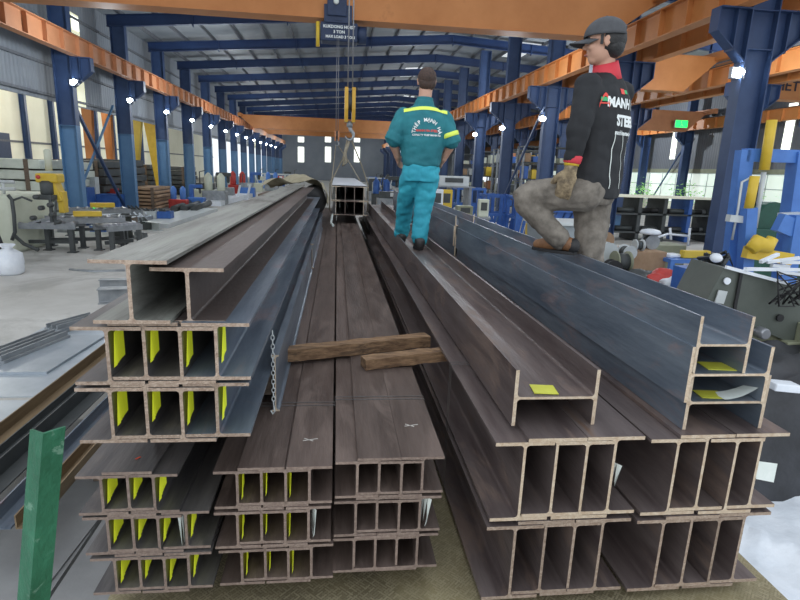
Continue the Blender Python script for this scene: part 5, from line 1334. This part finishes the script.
for k, (px, py, Y, R, w, m, lab, ax_) in enumerate(((607, 252, 10.5, .20, .2, M_lgrey, 'white cable reel just right of the worker in black', 'Y'), (604, 240, 11, .18, .2, M_card, 'small brown roll above the white cable reel', 'Y'), (621, 262, 10.2, .22, .3, M_oliveb, 'olive roll left of the brown carton', 'X'), (627, 252, 11, .15, .3, M_lgrey, 'pale roll at the left corner of the brown carton', 'Y'), (640, 234, 11.6, .13, .2, M_lgrey, 'white roll on top of the brown carton, left', 'X'), (652, 228, 12., .17, .25, M_grey, 'grey roll on top of the brown carton, right', 'Y'), (612, 268, 9.8, .16, .2, M_black, 'black roll under the white cable reel', 'Y'))):
    reel(px, py, Y, R, w, m, lab, ax_)
mb = MB(); c = at(652, 222, 12.0); c.z = 1.463; mb.lathe([(.2, 0), (.24, .03), (.20, .09), (.08, .12)], c, 18); tag(part('metal_lid', mb, M_film), 'round pale lid on top of the grey roll', 'lid')
mb = MB()
for (x0, y0, x1, y1) in ((655, 238, 668, 234), (668, 234, 688, 236), (690, 228, 688, 246), (670, 228, 671, 240)): mb.tube([at(x0, y0, 12.8), at(x1, y1, 12.8)], .03, 6)
tag(part('bent_tube_frame', mb, M_film), 'bent white tube frame lying over the olive crate', 'tube frame')
# blue trestle table
c = at(685, 266, 11.5); t = thing('steel_trestle_table', 'bright blue steel trestle table left of the big blue column', 'table', (c.x, 11.5, 0)); mb = MB()
mb.box2((c.x - .55, 11.2, .92), (c.x + .6, 12.0, 1.0)); part('top', mb, M_bblue, t)
for x in (-.5, .55):
    for y in (11.25, 11.95): mb = MB(); mb.box2((c.x + x - .05, y - .05, 0), (c.x + x + .05, y + .05, .92)); part('leg', mb, M_bblue, t)
mb = MB(); mb.box2((c.x - .5, 11.22, .5), (c.x + .55, 11.3, .6)); part('rail', mb, M_bblue, t)
mb = MB(); mb.box((c.x + .2, 11.5, 1.09), (.7, .16, .17), rz=.1, bev=.02); tag(part('yellow_part', mb, M_yellow), 'yellow machine part lying on the bright blue trestle table', 'machine part')
mb = MB(); mb.box((c.x - .3, 11.6, 1.04), (.4, .3, .07), rz=.3, bev=.02); tag(part('white_part', mb, M_film), 'white flat part lying on the bright blue trestle table', 'machine part')
for k, (px, py, Y, m, lab) in enumerate(((680, 284, 9.2, M_film, 'white crumpled film in front of the blue trestle table'), (662, 280, 9.6, M_red, 'dull red part lying on floor junk below the carton'), (695, 285, 9.0, M_lgrey, 'pale grey part at the foot of the big blue column'), (640, 278, 9.8, M_dkgrey, 'dark scrap part below the brown carton'))):
    c = at(px, py, Y); mb = MB(); mb.blob(c, (.35, .3, .16), 3, jit=.10); bb = tag(part('scrap_part', mb, m), lab, 'scrap', 'loose scrap before the blue column')
    mb = MB(); c2 = at(px, py, Y); mb.box2((c2.x - .4, Y - .3, 0), (c2.x + .4, Y + .35, c2.z - .1)); tag(part('scrap_crate', mb, M_dkgrey if k % 2 else M_woodd), 'low scrap crate beneath the ' + lab.split(' in ')[0].split(' at ')[0].split(' lying')[0].split(' below')[0], 'crate', 'scrap crates before the blue column')
# junk on top beside column: cable tangle
c = at(716, 262, 8.6); mb = MB(); rj = random.Random(3)
pts = [c + V((rj.uniform(-.3, .3), rj.uniform(-.2, .2), rj.uniform(-.12, .16))) for _ in range(26)]
mb.tube(pts, .03, 6); tag(part('cable_tangle', mb, M_dkgrey), 'tangle of dark cable beside the foot of the big blue column', 'cable')
mb = MB(); mb.blob(at(716, 258, 8.4), (.1, .1, .08), 2, jit=.03); tag(part('rag', mb, M_film), 'small white rag on the cable tangle', 'rag')
mb = MB(); mb.blob(at(706, 270, 8.4), (.12, .1, .08), 2, jit=.03); tag(part('rag', mb, M_film), 'white rag left of the cable tangle at blue column', 'rag')
mb = MB(); mb.box2((c.x - .5, 8.3, 0), (c.x + .5, 9., c.z - .13)); tag(part('parts_bin', mb, M_mblue), 'dark blue parts bin under the cable tangle', 'bin')
# bright blue press frame
t = thing('blue_press_frame', 'tall bright blue steel frame with yellow ram at the right edge', 'press frame', (7.4, 9.4, 0))
Yb = 9.2
def seg(mb, x0, y0, x1, y1, w=.20, d=.26, Y=Yb): mb.bar(at(x0, y0, Y), at(x1, y1, Y), w, d)
mb = MB(); seg(mb, 745, 150, 722, 330, .17, .25); part('left_post', mb, M_bblue, t)
mb = MB(); seg(mb, 801, 152, 782, 290, .26, .3); part('right_post', mb, M_bblue, t)
mb = MB(); seg(mb, 744, 155, 812, 157, .17, .22); part('top_beam', mb, M_bblue, t)
mb = MB(); seg(mb, 749, 208, 741, 322, .18, .2, 8.9); part('inner_post', mb, M_bblue, t)
mb = MB(); seg(mb, 728, 218, 750, 220, .12, .12, 8.95); part('bracket', mb, M_lgrey, t)
mb = MB(); seg(mb, 780, 217, 800, 216, .14, .14, 8.95); part('bracket', mb, M_lgrey, t)
mb = MB(); seg(mb, 778, 222, 801, 232, .16, .3, 8.8); seg(mb, 800, 215, 792, 260, .2, .3, 8.8); part('side_arm', mb, M_bblue, t)
mb = MB(); mb.tube([at(772, 120, 9.0), at(764, 170, 9.0)], .085, 10); mb.tube([at(755, 176, 8.9), at(748, 212, 8.9)], .08, 10); part('ram_cylinder', mb, M_yellow, t)
mb = MB(); mb.tube([at(764, 172, 9.), at(755, 228, 9.)], .04, 8); mb.tube([at(750, 178, 8.95), at(742, 182, 8.95), at(738, 210, 8.95), at(732, 240, 8.95)], .02, 6); part('ram_rod', mb, M_lgrey, t)
mb = MB(); seg(mb, 745, 252, 790, 259, .14, .2, 8.7); part('yellow_crossbar', mb, M_yellow, t)
mb = MB(); mb.tube([at(750, 250, 8.6), at(757, 243, 8.6), at(768, 246, 8.6), at(773, 238, 8.6)], [.10, .15, .13, .09], 12); part('yellow_motor', mb, M_yellow, t)
mb = MB(); a = at(722, 300, 9.2); b_ = at(810, 300, 9.2); mb.box2((a.x - .1, 8.9, 0), (b_.x, 9.6, .3)); part('base', mb, M_bblue, t)
# green machine behind frame
c = at(768, 215, 15.); t = thing('green_press', 'dark green machine standing behind the bright blue frame', 'machine', (c.x, 15., 0)); mb = MB()
mb.box2((c.x - 1.1, 14.4, 0), (c.x + 1.1, 15.8, 1.45), bev=.05); mb.lathe([(.6, -.5), (.65, -.4), (.65, .4), (.6, .5)], (c.x - .1, 15.1, 1.55), 20, axis='Y'); part('body', mb, M_green if False else mat('dark_machine_green', (.015, .07, .05), (.02, .10, .07), .5, .1, 3), t)
mb = MB(); mb.blob((c.x - .5, 15., 2.55), .18, 2); mb.box((c.x - .5, 15.1, 2.3), (.3, .3, .4), bev=.03); part('head', mb, M_black, t)
# --- large dark olive machine at the right edge
Yh = 4.6
def hq(x, y, Y=Yh): return at(x, y, Y)
t = thing('plate_machine', 'large dark olive steel machine beam with label plate behind the right stack', 'machine', (4.0, 4.9, 0))
mb = MB(); a0, a1, a2, a3 = hq(724, 268), hq(812, 290), hq(812, 352), hq(704, 306)
vs = [a0, a1, a2, a3]; A = [mb.bm.verts.new(v) for v in vs]; B = [mb.bm.verts.new(v + V((.05, .55, 0))) for v in vs]
mb.bm.faces.new(A); mb.bm.faces.new(B[::-1])
for i in range(4): mb.bm.faces.new((A[i], B[i], B[(i + 1) % 4], A[(i + 1) % 4]))
body = part('beam_housing', mb, M_olive, t)
mb = MB(); e = hq(727, 281, Yh - .02); mb.lathe([(.032, -.01), (.032, .01)], e, 18, axis='Y'); part('hole_cover', mb, M_film, body)
mb = MB(); e = hq(721, 297, Yh - .02); mb.box(tuple(e), (.09, .012, .12), ry=.15); part('label_plate', mb, M_lgrey, body)
mb = MB(); e = hq(780, 318, Yh - .02); mb.lathe([(.035, -.01), (.035, .01)], e, 18, axis='Y'); part('hole', mb, M_black, body)
mb = MB(); mb.bar(hq(742, 270, Yh - .02), hq(733, 318, Yh - .02), .012, .03); part('seam', mb, M_black, body)
mb = MB(); mb.bar(hq(726, 267, Yh - .03), hq(786, 283, Yh - .03), .03, .03); mb.bar(hq(745, 269, Yh - .05), hq(812, 270, Yh + .2), .03, .03); part('top_rail', mb, M_film, body)
mb = MB(); a = hq(757, 336, 4.75); b_ = hq(786, 420, 4.75); mb.box2((a.x - .45, 4.66, 0), (a.x + .18, 5.1, a.z + .05), bev=.01); part('pedestal', mb, M_oliveb, t)
mb = MB(); a = hq(790, 345, 4.6); mb.box2((a.x - .10, 4.52, 0), (a.x + .1, 5.0, a.z + .05), bev=.01); part('column_guard', mb, M_oliveb, t)
mb = MB(); e = hq(757, 331, 4.62); mb.lathe([(.045, -.12), (.055, -.1), (.055, 0), (.03, .02)], e, 16, axis='Y'); part('spindle', mb, M_alu, t)
mb = MB(); e = hq(812, 350, 4.5); mb.box2((e.x - .12, 4.4, 0.3), (e.x + .25, 4.6, e.z + .25), bev=.01); mb.lathe([(.05, 0), (.05, .5)], hq(797, 395, 4.4), 12); part('front_guard', mb, M_oliveb, t)
rj = random.Random(9); mb = MB(); c = hq(795, 285, 4.45)
for s in range(3):
    mb.tube([c + V((rj.uniform(-.25, .2), rj.uniform(-.05, .05), rj.uniform(-.22, .16))) for _ in range(12)], .009, 5)
tag(part('cable_tangle', mb, M_black), 'tangle of black wire over the dark olive machine at right edge', 'cable')
c = hq(785, 268, 5.0); mb = MB()
for s in range(5): q0 = c + V((rj.uniform(-.3, .1), 0, rj.uniform(-.05, .06))); mb.bar(q0, q0 + V((rj.uniform(.2, .5), rj.uniform(-.1, .1), rj.uniform(-.05, .07))), .035, .03)
tag(part('white_rods', mb, M_film), 'loose white rods heaped on top of the dark olive machine', 'rods')
# black tarp and white film at the right edge
t = thing('tarpaulin_pile', 'black tarpaulin bundle on the ground behind the right stack end', 'tarpaulin', (3.7, 4.0, 0))
mb = MB(); n = 26; vs = []
a = at(735, 440, 3.8)
for i in range(n):
    row = []
    for j in range(16):
        u, v = i / (n - 1), j / 15; x = 2.6 + 2.6 * u; y = 3.55 + 1.0 * v
        zz = 1.22 * min(1, (v + .02) * 4.5) * min(1, u * 5 + .15) + .12 * noise.noise(V((x * 3, y * 4, 0))) * min(1, v * 5) + .04 * noise.noise(V((x * 9, y * 9, 2)))
        row.append(mb.bm.verts.new((x, y, max(.02, zz))))
    vs.append(row)
for i in range(n - 1):
    for j in range(15): mb.bm.faces.new((vs[i][j], vs[i + 1][j], vs[i + 1][j + 1], vs[i][j + 1])).smooth = True
part('sheet', mb, M_tarpk, t)
mb = MB(); n = 30; vs = []
for i in range(n):
    row = []
    for j in range(20):
        u, v = i / (n - 1), j / 19; x = 1.95 + 3.2 * u; y = 1.7 + 2.1 * v
        row.append(mb.bm.verts.new((x, y, .22 + .10 * noise.noise(V((x * 2.5, y * 2.5, 3))) + .05 * noise.noise(V((x * 8, y * 8, 3))))))
    vs.append(row)
for i in range(n - 1):
    for j in range(19): mb.bm.faces.new((vs[i][j], vs[i + 1][j], vs[i + 1][j + 1], vs[i][j + 1])).smooth = True
tag(part('plastic_sheet', mb, M_film), 'crumpled white plastic sheet over the ground right of the truck bed', 'plastic sheet')
mb = MB(); mb.tube([gnd(776, 472, .33), gnd(797, 482, .33)], .02, 8); tag(part('short_rod', mb, M_dkgrey), 'short dark rod lying on the white plastic sheet', 'rod')
mb = MB(); mb.box(tuple(at(783, 386, 3.55)), (.22, .12, .06), ry=.1, bev=.01); tag(part('film_scrap', mb, M_film), 'white film scrap on top of the black tarpaulin', 'plastic film')

rk = random.Random(31)
cols = [('grey', M_grey), ('dark', M_dkgrey), ('pale', M_lgrey), ('blue', M_mblue), ('brown', M_woodd)]
spots = [(66, 232), (74, 226), (92, 221), (101, 231), (131, 227), (140, 224), (146, 229), (152, 222), (166, 222), (118, 218), (136, 215)]
for k, (px, py) in enumerate(spots):
    q = gnd(px, py); nm, m_ = cols[k % 5]; w_, h_ = rk.uniform(.4, .9), rk.uniform(.2, .5)
    t = thing('parts_crate', f'{nm} open parts crate on the left floor by the machines, {ORD[k]} of the loose crates', 'crate', (q.x, q.y, 0), 'loose crates on the left floor')
    mb = MB(); w2 = w_ / 2; th = .04
    mb.box2((q.x - w2, q.y - w2, 0), (q.x + w2, q.y + w2, th))
    for s in (-1, 1): mb.box2((q.x + s * w2 - s * th, q.y - w2, th), (q.x + s * w2, q.y + w2, h_)); mb.box2((q.x - w2 + th, q.y + s * w2 - s * th, th), (q.x + w2 - th, q.y + s * w2, h_))
    part('crate', mb, m_, t)
    mb = MB()
    for j in range(6): o_ = V((q.x + rk.uniform(-.6, .6) * w2, q.y + rk.uniform(-.6, .6) * w2, h_ * .8)); mb.bar(o_, o_ + V((rk.uniform(-.3, .3), rk.uniform(-.2, .2), rk.uniform(.05, .25))), .06, .06)
    o_ = part('scrap_pieces', mb, rk.choice([M_grey, M_lgrey, M_dkgrey, M_film]), t); o_['kind'] = 'stuff'


# ------------------------------------------------------------------ light and camera
w = bpy.data.worlds.new('sky'); SC.world = w; w.use_nodes = True
bg = w.node_tree.nodes['Background']; bg.inputs[0].default_value = (.86, .93, 1., 1); bg.inputs[1].default_value = 1.15
al = bpy.data.lights.new('yard_daylight', 'AREA'); al.energy = 260; al.shape = 'RECTANGLE'; al.size = 9; al.size_y = 6; al.color = (1, .97, .93)
ao = bpy.data.objects.new('yard_daylight', al); COL.objects.link(ao); ao.location = (-3, -6.5, 6.5); ao.rotation_euler = (math.radians(52), 0, math.radians(-14))

cam = bpy.data.cameras.new('camera'); co = bpy.data.objects.new('camera', cam); COL.objects.link(co)
cam.sensor_width = 36; cam.lens = 36 * F / 800; cam.clip_start = .05; cam.clip_end = 400
Mx = Matrix((AX, AY, AZ))     # rows: world axes in camera space -> maps camera vectors to world
co.matrix_world = Matrix.Translation((0, 0, EYE)) @ Mx.to_4x4()
SC.camera = co
SC.view_settings.view_transform = 'Standard'
SC.view_settings.look = 'None'
SC.view_settings.exposure = 0.14
